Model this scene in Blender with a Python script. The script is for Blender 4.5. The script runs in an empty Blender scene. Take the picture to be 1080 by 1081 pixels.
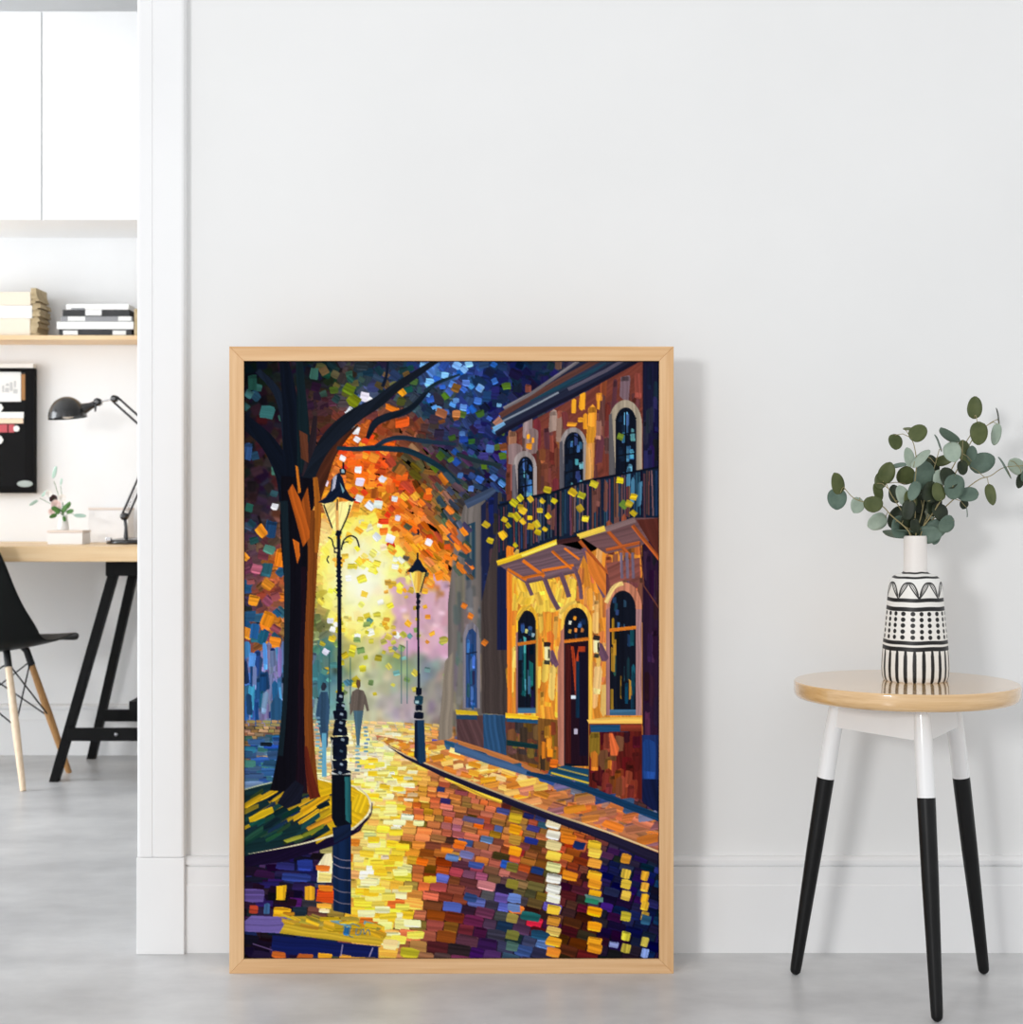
import bpy, bmesh, math, random
import numpy as np
from mathutils import Vector, Matrix

random.seed(7)
rng = np.random.default_rng(11)


def RU(a, b):
    return a + (b - a) * rng.random()

SC = bpy.context.scene
COL = SC.collection

# ------------------------------------------------------------------ camera, world, lights, exposure
F, CX, HY, HC = 1650.0, 540.0, 530.0, 0.82        # focal length in pixels, principal x, horizon y, lens height


def P(px, py, d):
    """a point of the place seen at pixel (px, py), d metres ahead of the camera"""
    return Vector(((px - CX) * d / F, d, HC - (py - HY) * d / F))


cam_data = bpy.data.cameras.new('camera')
cam = bpy.data.objects.new('camera', cam_data)
COL.objects.link(cam)
cam.location = (0, 0, HC)
cam.rotation_euler = (math.pi / 2, 0, 0)
cam_data.sensor_fit = 'HORIZONTAL'
cam_data.sensor_width = 36
cam_data.lens = F * 36 / 1080
cam_data.shift_y = -10.5 / 1080
cam_data.clip_start = 0.05
cam_data.dof.use_dof = True
cam_data.dof.focus_distance = 2.68
cam_data.dof.aperture_fstop = 8.0
SC.camera = cam

world = bpy.data.worlds.new('daylight')
SC.world = world
world.use_nodes = True
bg = world.node_tree.nodes['Background']
bg.inputs['Color'].default_value = (0.965, 0.98, 1.0, 1)
bg.inputs['Strength'].default_value = 0.88


def area_light(name, loc, target, sx, sy, power, color=(1, 1, 1)):
    l = bpy.data.lights.new(name, 'AREA')
    l.shape = 'RECTANGLE'
    l.size, l.size_y = sx, sy
    l.energy = power
    l.color = color
    o = bpy.data.objects.new(name, l)
    COL.objects.link(o)
    o.location = loc
    o.rotation_euler = (Vector(target) - Vector(loc)).to_track_quat('-Z', 'Y').to_euler()
    return o


# daylight through the big window on the left, behind the camera
area_light('window_daylight', (-2.25, -2.2, 1.58), (0.2, 2.86, 0.85), 0.7, 0.6, 80)
# added fill that brightens the study, just inside its unseen window
area_light('study_fill', (-3.9, 3.9, 1.12), (-1.2, 4.5, 0.75), 1.5, 1.9, 76, (0.92, 0.96, 1.0))
SC.view_settings.view_transform = 'Standard'
SC.view_settings.look = 'None'
SC.view_settings.gamma = 1
SC.view_settings.use_curve_mapping = False
SC.view_settings.exposure = 0.0


# ------------------------------------------------------------------ helpers
def s2l(c):
    return tuple(((v / 255) / 12.92 if v / 255 <= 0.04045 else ((v / 255 + 0.055) / 1.055) ** 2.4) for v in c)


class MB:
    """collects shapes in world coordinates; build() links them as one mesh object"""

    def __init__(self):
        self.v, self.f, self.sm = [], [], []

    def add(self, vs, fs, smooth=False):
        b = len(self.v)
        self.v += [Vector(p) for p in vs]
        self.f += [[b + i for i in f] for f in fs]
        self.sm += [smooth] * len(fs)
        return self

    def box(self, x0, x1, y0, y1, z0, z1, m=None):
        vs = [Vector((x, y, z)) for z in (z0, z1) for y in (y0, y1) for x in (x0, x1)]
        if m:
            vs = [m @ p for p in vs]
        return self.add(vs, [(0, 2, 3, 1), (4, 5, 7, 6), (0, 1, 5, 4), (2, 6, 7, 3), (0, 4, 6, 2), (1, 3, 7, 5)])

    def ring(self, rings, closed_ends=True, smooth=True):
        n = len(rings[0])
        vs = [p for r in rings for p in r]
        fs = []
        for i in range(len(rings) - 1):
            for j in range(n):
                k = (j + 1) % n
                fs.append((i * n + j, i * n + k, (i + 1) * n + k, (i + 1) * n + j))
        self.add(vs, fs, smooth)
        if closed_ends:
            self.add(rings[0], [tuple(range(n))[::-1]])
            self.add(rings[-1], [tuple(range(n))])
        return self

    def tube(self, pts, rad, n=12, ends=True):
        pts = [Vector(p) for p in pts]
        rs = rad if isinstance(rad, (list, tuple)) else [rad] * len(pts)
        rings, up = [], None
        for i, p in enumerate(pts):
            t = (pts[min(i + 1, len(pts) - 1)] - pts[max(i - 1, 0)]).normalized()
            if up is None:
                up = Vector((0, 0, 1)) if abs(t.z) < 0.9 else Vector((1, 0, 0))
            a = (up - t * up.dot(t)).normalized()
            b = t.cross(a)
            up = a
            rings.append([p + (a * math.cos(2 * math.pi * k / n) + b * math.sin(2 * math.pi * k / n)) * rs[i] for k in range(n)])
        return self.ring(rings, ends)

    def lathe(self, c, prof, n=48, ends=True, m=None):
        c = Vector(c)
        rings = []
        for r, z in prof:
            ring = [Vector((r * math.cos(2 * math.pi * k / n), r * math.sin(2 * math.pi * k / n), z)) for k in range(n)]
            rings.append([c + (m @ p if m else p) for p in ring])
        return self.ring(rings, ends)

    def prism(self, pts, y0, y1):
        """outline in (x, z), extruded from y0 to y1"""
        n = len(pts)
        vs = [(x, y0, z) for x, z in pts] + [(x, y1, z) for x, z in pts]
        fs = [tuple(range(n)), tuple(range(2 * n - 1, n - 1, -1))]
        fs += [(i, i + n, (i + 1) % n + n, (i + 1) % n) for i in range(n)]
        return self.add(vs, fs)

    def build(self, name, mat, parent=None, bevel=0.0, seg=2, weld=False):
        off = Vector((0, 0, 0))
        p = parent
        while p is not None:
            off += p.location
            p = p.parent
        me = bpy.data.meshes.new(name)
        me.from_pydata([v - off for v in self.v], [], self.f)
        me.polygons.foreach_set('use_smooth', self.sm)
        bm = bmesh.new()
        bm.from_mesh(me)
        if weld:
            bmesh.ops.remove_doubles(bm, verts=bm.verts, dist=1e-5)
        bmesh.ops.recalc_face_normals(bm, faces=bm.faces)
        bm.to_mesh(me)
        bm.free()
        me.materials.append(mat)
        o = bpy.data.objects.new(name, me)
        COL.objects.link(o)
        o.parent = parent
        if bevel:
            md = o.modifiers.new('edge', 'BEVEL')
            md.width, md.segments, md.limit_method, md.angle_limit = bevel, seg, 'ANGLE', math.radians(40)
            md.harden_normals = False
        return o


def thing(name, label, cat, loc, group=None):
    o = bpy.data.objects.new(name, None)
    o.empty_display_size = 0.05
    COL.objects.link(o)
    o.location = loc
    tag(o, label, cat, group)
    return o


def tag(o, label, cat, group=None):
    o['label'], o['category'] = label, cat
    if group:
        o['group'] = group
    return o


def struct(o):
    o['kind'] = 'structure'
    return o


def mat(name, rgb, rough=0.5, metal=0.0, spec=0.5, coat=0.0):
    m = bpy.data.materials.new(name)
    m.use_nodes = True
    b = m.node_tree.nodes['Principled BSDF']
    b.inputs['Base Color'].default_value = (*s2l(rgb), 1)
    b.inputs['Roughness'].default_value = rough
    b.inputs['Metallic'].default_value = metal
    b.inputs['Specular IOR Level'].default_value = spec
    b.inputs['Coat Weight'].default_value = coat
    return m


def noise_mat(name, c1, c2, scale=(1, 1, 1), detail=4, rough=0.5, nscale=5.0, bump=0.0, spec=0.5, p0=0.35, p1=0.65, extra=None, coat=0.0):
    """two colours mixed by a stretched noise (wood grain, concrete, paint)"""
    m = mat(name, c1, rough, 0, spec, coat)
    nt = m.node_tree
    b = nt.nodes['Principled BSDF']
    tc = nt.nodes.new('ShaderNodeTexCoord')
    mp = nt.nodes.new('ShaderNodeMapping')
    mp.inputs['Scale'].default_value = scale
    nz = nt.nodes.new('ShaderNodeTexNoise')
    nz.inputs['Scale'].default_value = nscale
    nz.inputs['Detail'].default_value = detail
    nz.inputs['Roughness'].default_value = 0.6
    cr = nt.nodes.new('ShaderNodeValToRGB')
    cr.color_ramp.elements[0].position, cr.color_ramp.elements[1].position = p0, p1
    cr.color_ramp.elements[0].color = (*s2l(c1), 1)
    cr.color_ramp.elements[1].color = (*s2l(c2), 1)
    L = nt.links.new
    L(tc.outputs['Object'], mp.inputs['Vector'])
    L(mp.outputs['Vector'], nz.inputs['Vector'])
    L(nz.outputs['Fac'], cr.inputs['Fac'])
    col = cr.outputs['Color']
    if extra:                                    # a second, finer noise multiplied on top
        es, lo = extra
        n2 = nt.nodes.new('ShaderNodeTexNoise')
        n2.inputs['Scale'].default_value = es
        n2.inputs['Detail'].default_value = 6
        c2r = nt.nodes.new('ShaderNodeValToRGB')
        c2r.color_ramp.elements[0].position, c2r.color_ramp.elements[1].position = 0.3, 0.62
        c2r.color_ramp.elements[0].color = (lo, lo, lo, 1)
        c2r.color_ramp.elements[1].color = (1, 1, 1, 1)
        mx = nt.nodes.new('ShaderNodeMixRGB')
        mx.blend_type = 'MULTIPLY'
        mx.inputs['Fac'].default_value = 1
        L(tc.outputs['Object'], n2.inputs['Vector'])
        L(n2.outputs['Fac'], c2r.inputs['Fac'])
        L(col, mx.inputs['Color1'])
        L(c2r.outputs['Color'], mx.inputs['Color2'])
        col = mx.outputs['Color']
    L(col, b.inputs['Base Color'])
    if bump:
        bp = nt.nodes.new('ShaderNodeBump')
        bp.inputs['Strength'].default_value = bump
        bp.inputs['Distance'].default_value = 0.002
        L(nz.outputs['Fac'], bp.inputs['Height'])
        L(bp.outputs['Normal'], b.inputs['Normal'])
    return m


def attr_mat(name, rough=0.6, spec=0.3):
    m = mat(name, (200, 200, 200), rough, 0, spec)
    a = m.node_tree.nodes.new('ShaderNodeAttribute')
    a.attribute_name = 'paint'
    m.node_tree.links.new(a.outputs['Color'], m.node_tree.nodes['Principled BSDF'].inputs['Base Color'])
    return m


M = {
    'wall': noise_mat('wall_paint', (236, 236, 235), (239, 239, 238), nscale=2.0, rough=0.75, spec=0.2),
    'study_wall': noise_mat('study_wall_paint', (242, 242, 242), (245, 245, 245), nscale=2.0, rough=0.75, spec=0.2),
    'trim': noise_mat('trim_paint', (240, 240, 240), (243, 243, 243), nscale=3.0, rough=0.45, spec=0.35),
    'cabinet': noise_mat('cabinet_paint', (246, 246, 246), (248, 248, 248), nscale=3.0, rough=0.35, spec=0.4),
    'floor': noise_mat('polished_concrete', (190, 190, 191), (216, 216, 216), scale=(1.0, 1.6, 1), nscale=2.6, detail=10, rough=0.33, spec=0.35, p0=0.36, p1=0.64, extra=(14.0, 0.93)),
    'frame_v': noise_mat('frame_wood_upright', (214, 168, 118), (230, 190, 144), scale=(60, 60, 1.6), nscale=1.6, detail=5, rough=0.5, spec=0.3),
    'frame_h': noise_mat('frame_wood_level', (214, 168, 118), (230, 190, 144), scale=(1.6, 60, 60), nscale=1.6, detail=5, rough=0.5, spec=0.3),
    'backing': mat('backing_board', (120, 92, 66), 0.8),
    'seat': noise_mat('seat_wood', (212, 168, 108), (232, 192, 138), scale=(2.0, 12, 90), nscale=1.8, detail=5, rough=0.25, spec=0.6, coat=1.0),
    'white_paint': mat('white_leg_paint', (246, 246, 246), 0.25, coat=0.3),
    'black_paint': noise_mat('black_leg_paint', (7, 7, 8), (17, 17, 18), nscale=14, detail=6, rough=0.35, spec=0.3, p0=0.45, p1=0.75),
    'vase': attr_mat('painted_ceramic', 0.45, 0.4),
    'canvas': attr_mat('oil_painting', 0.9, 0.03),
    'stem': mat('branch_bark', (150, 138, 96), 0.6),
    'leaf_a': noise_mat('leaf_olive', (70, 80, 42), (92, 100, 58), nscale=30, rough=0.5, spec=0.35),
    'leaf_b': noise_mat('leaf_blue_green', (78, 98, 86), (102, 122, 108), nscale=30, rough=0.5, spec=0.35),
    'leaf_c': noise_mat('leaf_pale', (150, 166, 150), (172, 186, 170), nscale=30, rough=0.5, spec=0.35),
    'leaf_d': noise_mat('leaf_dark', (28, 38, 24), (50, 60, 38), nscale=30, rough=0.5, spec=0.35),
    'desk': noise_mat('desk_wood', (226, 186, 134), (240, 208, 162), scale=(1.5, 30, 30), nscale=1.6, detail=5, rough=0.4),
    'shelf': noise_mat('shelf_wood', (228, 190, 142), (240, 208, 164), scale=(1.5, 30, 30), nscale=1.6, detail=5, rough=0.4),
    'black_wood': mat('black_stained_wood', (11, 11, 12), 0.6, spec=0.15),
    'lamp': mat('black_enamel', (24, 24, 25), 0.22, coat=0.5),
    'lamp_rod': mat('dark_metal', (70, 70, 72), 0.35, 0.8),
    'chrome': mat('chrome', (210, 210, 214), 0.15, 1.0),
    'shell': mat('black_plastic', (8, 11, 10), 0.45, spec=0.2),
    'dowel_pale': noise_mat('pale_beech', (232, 204, 172), (242, 218, 190), scale=(40, 40, 2), rough=0.45),
    'dowel_brown': noise_mat('brown_beech', (172, 124, 72), (194, 146, 92), scale=(40, 40, 2), rough=0.45),
    'wire': mat('black_wire', (40, 40, 42), 0.4, 0.5),
    'paper': mat('white_paper', (244, 243, 240), 0.7),
    'cream': mat('cream_cover', (242, 228, 208), 0.7),
    'cream_white': mat('off_white_cover', (250, 248, 244), 0.7),
    'tan': noise_mat('worn_tan_paper', (176, 154, 116), (204, 184, 148), nscale=60, rough=0.8),
    'ink': mat('black_print', (34, 34, 36), 0.5),
    'grey_print': mat('grey_print', (150, 150, 152), 0.6),
    'board': mat('black_pinboard', (30, 30, 31), 0.9, spec=0.05),
    'board_frame': mat('black_board_frame', (9, 8, 9), 0.6, spec=0.1),
    'pin_tan': mat('tan_card', (172, 122, 70), 0.7),
    'pin_peach': mat('peach_card', (246, 218, 190), 0.7),
    'pin_red': mat('red_card', (196, 84, 92), 0.7),
    'glass_pot': mat('white_ceramic', (240, 236, 230), 0.3),
    'petal': mat('blush_petal', (240, 214, 208), 0.7),
    'petal_white': mat('white_petal', (246, 242, 236), 0.7),
    'petal_dark': mat('dark_petal', (70, 44, 46), 0.7),
    'tag': mat('tag_paper', (176, 186, 182), 0.7),
    'photo_tone': mat('photo_tone', (206, 206, 206), 0.7),
    'green': mat('posy_green', (70, 120, 52), 0.6),
    'sage': mat('sage_green', (168, 196, 182), 0.6),
    'box_white': mat('white_box_card', (247, 246, 246), 0.6),
    'box_pink': mat('blush_box_card', (236, 222, 212), 0.6),
    'window_frame': mat('window_frame_paint', (240, 240, 240), 0.4),
}

M['seat'].node_tree.nodes['Principled BSDF'].inputs['Coat IOR'].default_value = 1.75

# ------------------------------------------------------------------ the setting
WALL, BASE = 2.860, 2.842              # partition face, baseboard face
BACK = 5.08                            # study's rear wall
struct(MB().box(-5.2, 4.2, -2.6, 5.4, -0.06, 0.0).build('floor', M['floor']))
struct(MB().box(-0.677, 4.2, WALL, WALL + .12, 0, 2.75).build('wall_right', M['wall']))
struct(MB().box(-5.2, -1.716, WALL, WALL + .12, 0, 2.75).build('wall_left', M['wall']))
struct(MB().box(-1.716, -0.677, WALL, WALL + .12, 2.12, 2.75).build('wall_above_doorway', M['wall']))
struct(MB().box(-4.2, 1.6, BACK, BACK + .1, 0, 2.56).build('wall_rear', M['study_wall']))
struct(MB().box(1.5, 1.6, WALL + .12, BACK, 0, 2.56).build('wall_study_right', M['study_wall']))
# study's left wall; unseen window added, tall enough to light under the desk
wl = MB()
wl.box(-4.2, -4.1, WALL + .12, BACK, 0, 0.06).box(-4.2, -4.1, WALL + .12, BACK, 2.15, 2.56)
wl.box(-4.2, -4.1, WALL + .12, 3.1, 0.06, 2.15).box(-4.2, -4.1, 4.75, BACK, 0.06, 2.15)
struct(wl.build('wall_study_left', M['study_wall']))
wf = MB()
for y in (3.1, 3.9, 4.69):
    wf.box(-4.18, -4.12, y, y + .06, 0.06, 2.15)
wf.box(-4.18, -4.12, 3.1, 4.75, 0.06, 0.12).box(-4.18, -4.12, 3.1, 4.75, 2.09, 2.15)
struct(wf.build('added_window_1', M['window_frame']))
struct(MB().box(-4.2, 1.6, WALL + .12, BACK + .1, 2.56, 2.62).build('ceiling', M['study_wall']))

# door casing: board with rounded edges, on a plinth block
CX0, CX1 = (145 - CX) * 2.838 / F, (195 - CX) * 2.838 / F


def casing_profile(x0, x1, yf, yb):
    w = x1 - x0
    return [(x0, yb), (x0, yf + .006), (x0 + .002, yf + .002), (x0 + .006, yf), (x0 + .027, yf), (x0 + .0285, yf + .0022), (x0 + .030, yf + .0022),
            (x0 + .0315, yf), (x1 - .005, yf), (x1 - .0015, yf + .0015), (x1, yf + .005), (x1, yb)]


def casing(x0, x1, z0, z1, yf):
    pr = casing_profile(x0, x1, yf, WALL)
    m = MB()
    m.ring([[Vector((x, y, z)) for x, y in pr] for z in (z0, z1)], smooth=False)
    return m


struct(casing(CX0, CX1, 0.1765, 2.16, WALL - .027).build('trim_1', M['trim']))
pl = MB().box(CX0 - .0005, CX1 + .0005, WALL - .029, WALL, 0, 0.1755)
struct(pl.build('trim_2', M['trim'], bevel=.0015))
struct(casing(-1.80, -1.714, 0.1765, 2.16, WALL - .027).build('trim_3', M['trim']))
struct(MB().box(-1.8005, -1.7135, WALL - .029, WALL, 0, 0.1755).build('trim_4', M['trim'], bevel=.0015))
struct(MB().box(-1.714, CX0, WALL - .027, WALL, 2.078, 2.16).build('trim_5', M['trim'], bevel=.003))


def baseboard(name, x0, x1, y, h, d=1):
    """profile in (y, z): body, groove under the cap, stepped cap"""
    pr = [(0, 0), (-.018, 0), (-.018, h - .052), (-.0165, h - .0495), (-.0165, h - .018), (-.0125, h - .0165), (-.0125, h - .0140),
          (-.0185, h - .0130), (-.0185, h - .006), (-.014, h - .002), (-.009, h), (0, h)]
    m = MB()
    m.ring([[Vector((x, y + a, b)) for a, b in pr] for x in (x0, x1)], smooth=False)
    return struct(m.build(name, M['trim']))


baseboard('baseboard_right', CX1 + .0006, 4.2, WALL, 0.174)
baseboard('baseboard_left', -5.2, -1.801, WALL, 0.174)
baseboard('baseboard_rear', -4.1, 1.5, BACK, 0.165)


# ------------------------------------------------------------------ the painting: knife strokes laid on a colour field
def make_painting(x0=257.0, y0=381.0, x1=697.0, y1=1016.0, S=2.6, OUT=1.3):
    W, H = int((x1 - x0) * S), int((y1 - y0) * S)
    img = np.zeros((H, W, 3), np.float32)
    bristle = rng.normal(0, 1, 4096)
    bristle = (np.convolve(bristle, np.ones(4) / 4, 'same') * 1.5).clip(-1.6, 1.6)

    def fill(pts, col, grain=0.10, ang=None):
        pts = np.asarray(pts, np.float64)
        qx, qy = (pts[:, 0] - x0) * S, (pts[:, 1] - y0) * S
        a, b = max(0, int(qx.min())), min(W, int(qx.max()) + 2)
        c, d = max(0, int(qy.min())), min(H, int(qy.max()) + 2)
        if a >= b or c >= d:
            return
        gx = np.arange(a, b) + 0.5
        gy = np.arange(c, d)[:, None] + 0.5
        ins = np.zeros((d - c, b - a), bool)
        n = len(qx)
        for i in range(n):
            j = (i + 1) % n
            if qy[i] == qy[j]:
                continue
            cross = (gy < qy[i]) != (gy < qy[j])
            xi = (qx[j] - qx[i]) * (gy - qy[i]) / (qy[j] - qy[i]) + qx[i]
            ins ^= cross & (gx < xi)
        if not ins.any():
            return
        col = np.asarray(col, np.float32)
        if ang is None:
            ux, uy = qx - qx.mean(), qy - qy.mean()
            ang = .5 * math.atan2(2 * (ux * uy).sum(), (ux * ux).sum() - (uy * uy).sum())
        t = -math.sin(ang) * gx + math.cos(ang) * gy          # across the stroke: bristle / knife streaks
        al = math.cos(ang) * gx + math.sin(ang) * gy
        t = t + np.sin(al * .05 + rng.random() * 6) * 1.5
        streak = bristle[(np.floor(t * .8 + 4000 + rng.integers(900))).astype(int) % len(bristle)]
        g = 1 + grain * streak[..., None] + (rng.random((d - c, b - a, 1)) - .5) * grain * 0.6
        sub = img[c:d, a:b]
        sub[ins] = np.clip(col * g, 0, 255)[ins]

    def dab(x, y, w, h, ang, col, grain=0.10, j=0.16):
        ca, sa = math.cos(ang), math.sin(ang)
        pts = []
        for sx, sy in ((-1, -.82), (-.86, -1), (.1, -1.06), (.9, -1), (1.03, -.7), (.97, .84), (.8, 1), (-.1, 1.05), (-.92, .98), (-1.02, .66)):
            u = sx * w / 2 * (1 + (rng.random() - .5) * 2 * j)
            v = sy * h / 2 * (1 + (rng.random() - .5) * 2 * j)
            pts.append((x + u * ca - v * sa, y + u * sa + v * ca))
        col = np.asarray(col, float)
        ga = ang if w >= h else ang + math.pi / 2
        fill(pts, col, grain, ga)
        if w * h > 24 and rng.random() < .55:              # the ridge a knife leaves along one edge
            e = 1 if rng.random() < .5 else -1
            f = RU(1.10, 1.32) if e > 0 else RU(.66, .88)
            q = [(-.9, .55 * e), (.85, .62 * e), (.8, .98 * e), (-.75, .95 * e)]
            fill([(x + a_ * w / 2 * ca - b_ * h / 2 * sa, y + a_ * w / 2 * sa + b_ * h / 2 * ca) for a_, b_ in q], np.clip(col * f, 0, 255), grain, ga)

    def soften(xa, xb, ya, yb, r, mask=None):
        """wet-in-wet blending of a patch"""
        a, b, c, d = int((xa - x0) * S), int((xb - x0) * S), int((ya - y0) * S), int((yb - y0) * S)
        a, c = max(a, 0), max(c, 0)
        sub = img[c:d, a:b].copy()
        for _ in range(2):
            for ax_ in (0, 1):
                acc = np.zeros_like(sub)
                for k in range(-r, r + 1):
                    acc += np.roll(sub, k, ax_)
                sub = acc / (2 * r + 1)
        yy, xx = np.mgrid[c:d, a:b]
        edge = np.minimum(np.minimum(xx - a, b - 1 - xx), np.minimum(yy - c, d - 1 - yy))
        m = np.clip((edge - r) / (4.0 * r), 0, 1)[..., None]
        if mask:
            m = m * mask(xx / S + x0, yy / S + y0)[..., None]
        img[c:d, a:b] = img[c:d, a:b] * (1 - m) + sub * m

    def smooth(pts, k=6):
        pts = [np.array(p, float) for p in pts]
        out = []
        for i in range(len(pts) - 1):
            p0, p1, p2, p3 = pts[max(i - 1, 0)], pts[i], pts[i + 1], pts[min(i + 2, len(pts) - 1)]
            for s in range(k):
                t = s / k
                out.append(0.5 * ((2 * p1) + (p2 - p0) * t + (2 * p0 - 5 * p1 + 4 * p2 - p3) * t * t + (3 * p1 - p0 - 3 * p2 + p3) * t ** 3))
        out.append(pts[-1])
        return out

    def line(pts, w, col, sm=True, grain=0.12):
        q = smooth(pts) if sm and len(pts) > 2 else [np.array(p, float) for p in pts]
        n = len(q)
        ws = np.interp(np.linspace(0, 1, n), np.linspace(0, 1, len(w)), w) if isinstance(w, (list, tuple)) else np.full(n, float(w))
        A, B = [], []
        for i in range(n):
            t = q[min(i + 1, n - 1)] - q[max(i - 1, 0)]
            t = t / (np.hypot(*t) + 1e-9)
            nn = np.array((-t[1], t[0])) * ws[i] / 2
            A.append(q[i] + nn)
            B.append(q[i] - nn)
        fill(A + B[::-1], col, grain)

    def var(c, k=18, hue=8):
        c = np.asarray(c, float)
        return np.clip(c * (1 + rng.normal(0, k / 100)) + rng.normal(0, hue, 3), 0, 255)

    def field(anchors):
        ax = np.array([a[:2] for a in anchors], float)
        ac = np.array([a[2] for a in anchors], float)

        def f(x, y, p=3.2):
            d = np.hypot(ax[:, 0] - x, ax[:, 1] - y) + 1.5
            w = d ** -p
            return (w[:, None] * ac).sum(0) / w.sum()
        return f

    fol = field([(265, 390, (16, 18, 30)), (265, 420, (22, 28, 42)), (270, 450, (52, 32, 46)), (262, 480, (34, 34, 56)), (285, 440, (62, 38, 48)), (280, 480, (80, 44, 46)),
                 (265, 520, (48, 30, 46)), (280, 530, (54, 36, 54)), (270, 560, (52, 46, 66)), (285, 570, (100, 58, 56)), (270, 600, (84, 50, 74)), (292, 600, (200, 100, 35)),
                 (265, 640, (52, 46, 76)), (280, 630, (140, 65, 40)), (285, 660, (205, 115, 35)), (265, 670, (112, 64, 62)), (275, 690, (150, 80, 40)), (290, 690, (112, 88, 100)),
                 (330, 390, (24, 30, 42)), (350, 395, (20, 38, 36)), (335, 430, (80, 50, 56)), (345, 450, (92, 52, 44)), (365, 395, (70, 54, 54)), (375, 410, (46, 66, 74)),
                 (390, 390, (36, 56, 70)), (385, 425, (80, 105, 150)), (405, 405, (50, 68, 118)), (410, 385, (40, 50, 70)), (430, 400, (26, 44, 56)), (440, 385, (34, 62, 110)),
                 (460, 390, (84, 130, 205)), (470, 385, (52, 92, 180)), (450, 430, (34, 62, 100)), (470, 425, (54, 62, 58)), (480, 430, (44, 72, 124)), (455, 460, (74, 54, 64)),
                 (470, 460, (54, 54, 92)), (470, 490, (60, 50, 60)), (440, 455, (150, 75, 50)), (420, 450, (170, 78, 40)), (425, 420, (60, 62, 76)), (500, 385, (44, 80, 146)),
                 (520, 400, (24, 38, 92)), (550, 395, (20, 32, 70)), (500, 420, (34, 70, 130)), (520, 440, (28, 46, 100)), (530, 470, (20, 34, 82)), (500, 470, (34, 52, 102)),
                 (500, 500, (34, 44, 64)), (490, 530, (54, 54, 56)), (520, 510, (28, 44, 90)), (365, 470, (224, 96, 28)), (380, 460, (225, 104, 38)), (395, 450, (196, 84, 38)),
                 (375, 490, (232, 88, 22)), (390, 500, (238, 106, 28)), (405, 490, (216, 78, 26)), (400, 520, (242, 132, 36)), (420, 510, (222, 74, 22)), (380, 520, (247, 136, 36)),
                 (350, 500, (235, 124, 40)), (345, 530, (242, 150, 46)), (385, 545, (252, 186, 66)), (400, 545, (247, 148, 42)), (420, 540, (238, 104, 26)), (440, 560, (232, 104, 28)),
                 (430, 520, (188, 74, 30)), (425, 490, (84, 66, 38)), (440, 500, (92, 76, 38)), (450, 530, (140, 76, 38)), (465, 540, (104, 76, 48)), (470, 570, (204, 88, 36)),
                 (450, 580, (242, 116, 26)), (460, 600, (242, 136, 36)), (475, 610, (214, 120, 46)), (430, 580, (248, 150, 46)), (410, 570, (252, 190, 66)), (385, 575, (255, 238, 150)),
                 (400, 600, (255, 247, 190)), (380, 620, (255, 252, 205)), (395, 640, (255, 252, 200)), (382, 600, (255, 253, 215)), (392, 625, (255, 253, 210)), (370, 600, (255, 228, 120)), (345, 570, (252, 220, 136)), (345, 600, (252, 202, 80)),
                 (375, 650, (255, 236, 150)), (400, 660, (255, 238, 130)), (390, 690, (224, 218, 150)), (370, 690, (190, 184, 110)), (345, 634, (190, 168, 62)), (348, 612, (253, 216, 100)), (341, 590, (250, 206, 112)), (418, 605, (253, 212, 92)), (350, 585, (255, 236, 150)), (335, 660, (104, 106, 66)),
                 (345, 690, (64, 116, 120)), (340, 720, (54, 116, 130)), (420, 620, (252, 202, 80)), (415, 650, (232, 184, 130)), (430, 640, (216, 166, 182)), (430, 680, (190, 160, 140)),
                 (455, 650, (212, 166, 188)), (465, 680, (196, 160, 176)), (420, 700, (146, 168, 120)), (450, 710, (126, 150, 150)), (465, 720, (150, 140, 130)), (400, 720, (194, 198, 160)),
                 (385, 740, (196, 198, 165)), (410, 745, (192, 176, 178)), (350, 750, (116, 160, 164)), (430, 750, (176, 166, 172)), (460, 750, (150, 146, 140)), (475, 770, (108, 104, 90)),
                 (400, 775, (228, 218, 150)), (350, 790, (190, 200, 160)), (300, 720, (60, 100, 150)), (270, 740, (48, 96, 156)), (285, 780, (40, 74, 112)), (270, 800, (56, 96, 130))])

    fol0 = fol

    def fol(x, y, p=3.2):
        k = np.interp(x, [300, 345, 365], [.62, .72, 1]) if y < 520 else np.interp(y, [520, 600], [.72, 1]) if x < 310 else 1
        if x > 365 and y < 470:
            k = .84
        return fol0(x, y, p) * k
    # foliage: a mosaic of dabs, then scattered accents
    cells = [(x, y) for y in np.arange(376, 800, 5.6) for x in np.arange(252, 625, 6.2) if x < 545 or y < 450]
    rng.shuffle(cells)
    for x, y in cells:
        x, y = x + rng.normal(0, 1.5), y + rng.normal(0, 1.5)
        glow = 545 < y < 690 and 336 < x < 425
        far = y > 690
        w = RU(8, 13)
        if far:
            dab(x, y, RU(5, 9), RU(10, 18), rng.normal(0, .15), var(fol(x, y), 5, 6), .05)
        elif x > 425 and 470 < y < 620:
            dab(x, y, w * 1.3, RU(4, 7), 0.75 + rng.normal(0, .2), var(fol(x, y), 16, 10))
        else:
            dab(x, y, w, RU(7, 11), RU(-.6, .6) + (.4 if x > 350 else -.2), var(fol(x, y), 3 if glow else 13, 4 if glow else 6), .05 if glow else .1)
    def glow_mask(xx, yy):
        return np.clip(1.25 - np.hypot((xx - 384) / 48, (yy - 612) / 74), 0, 1)

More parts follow.
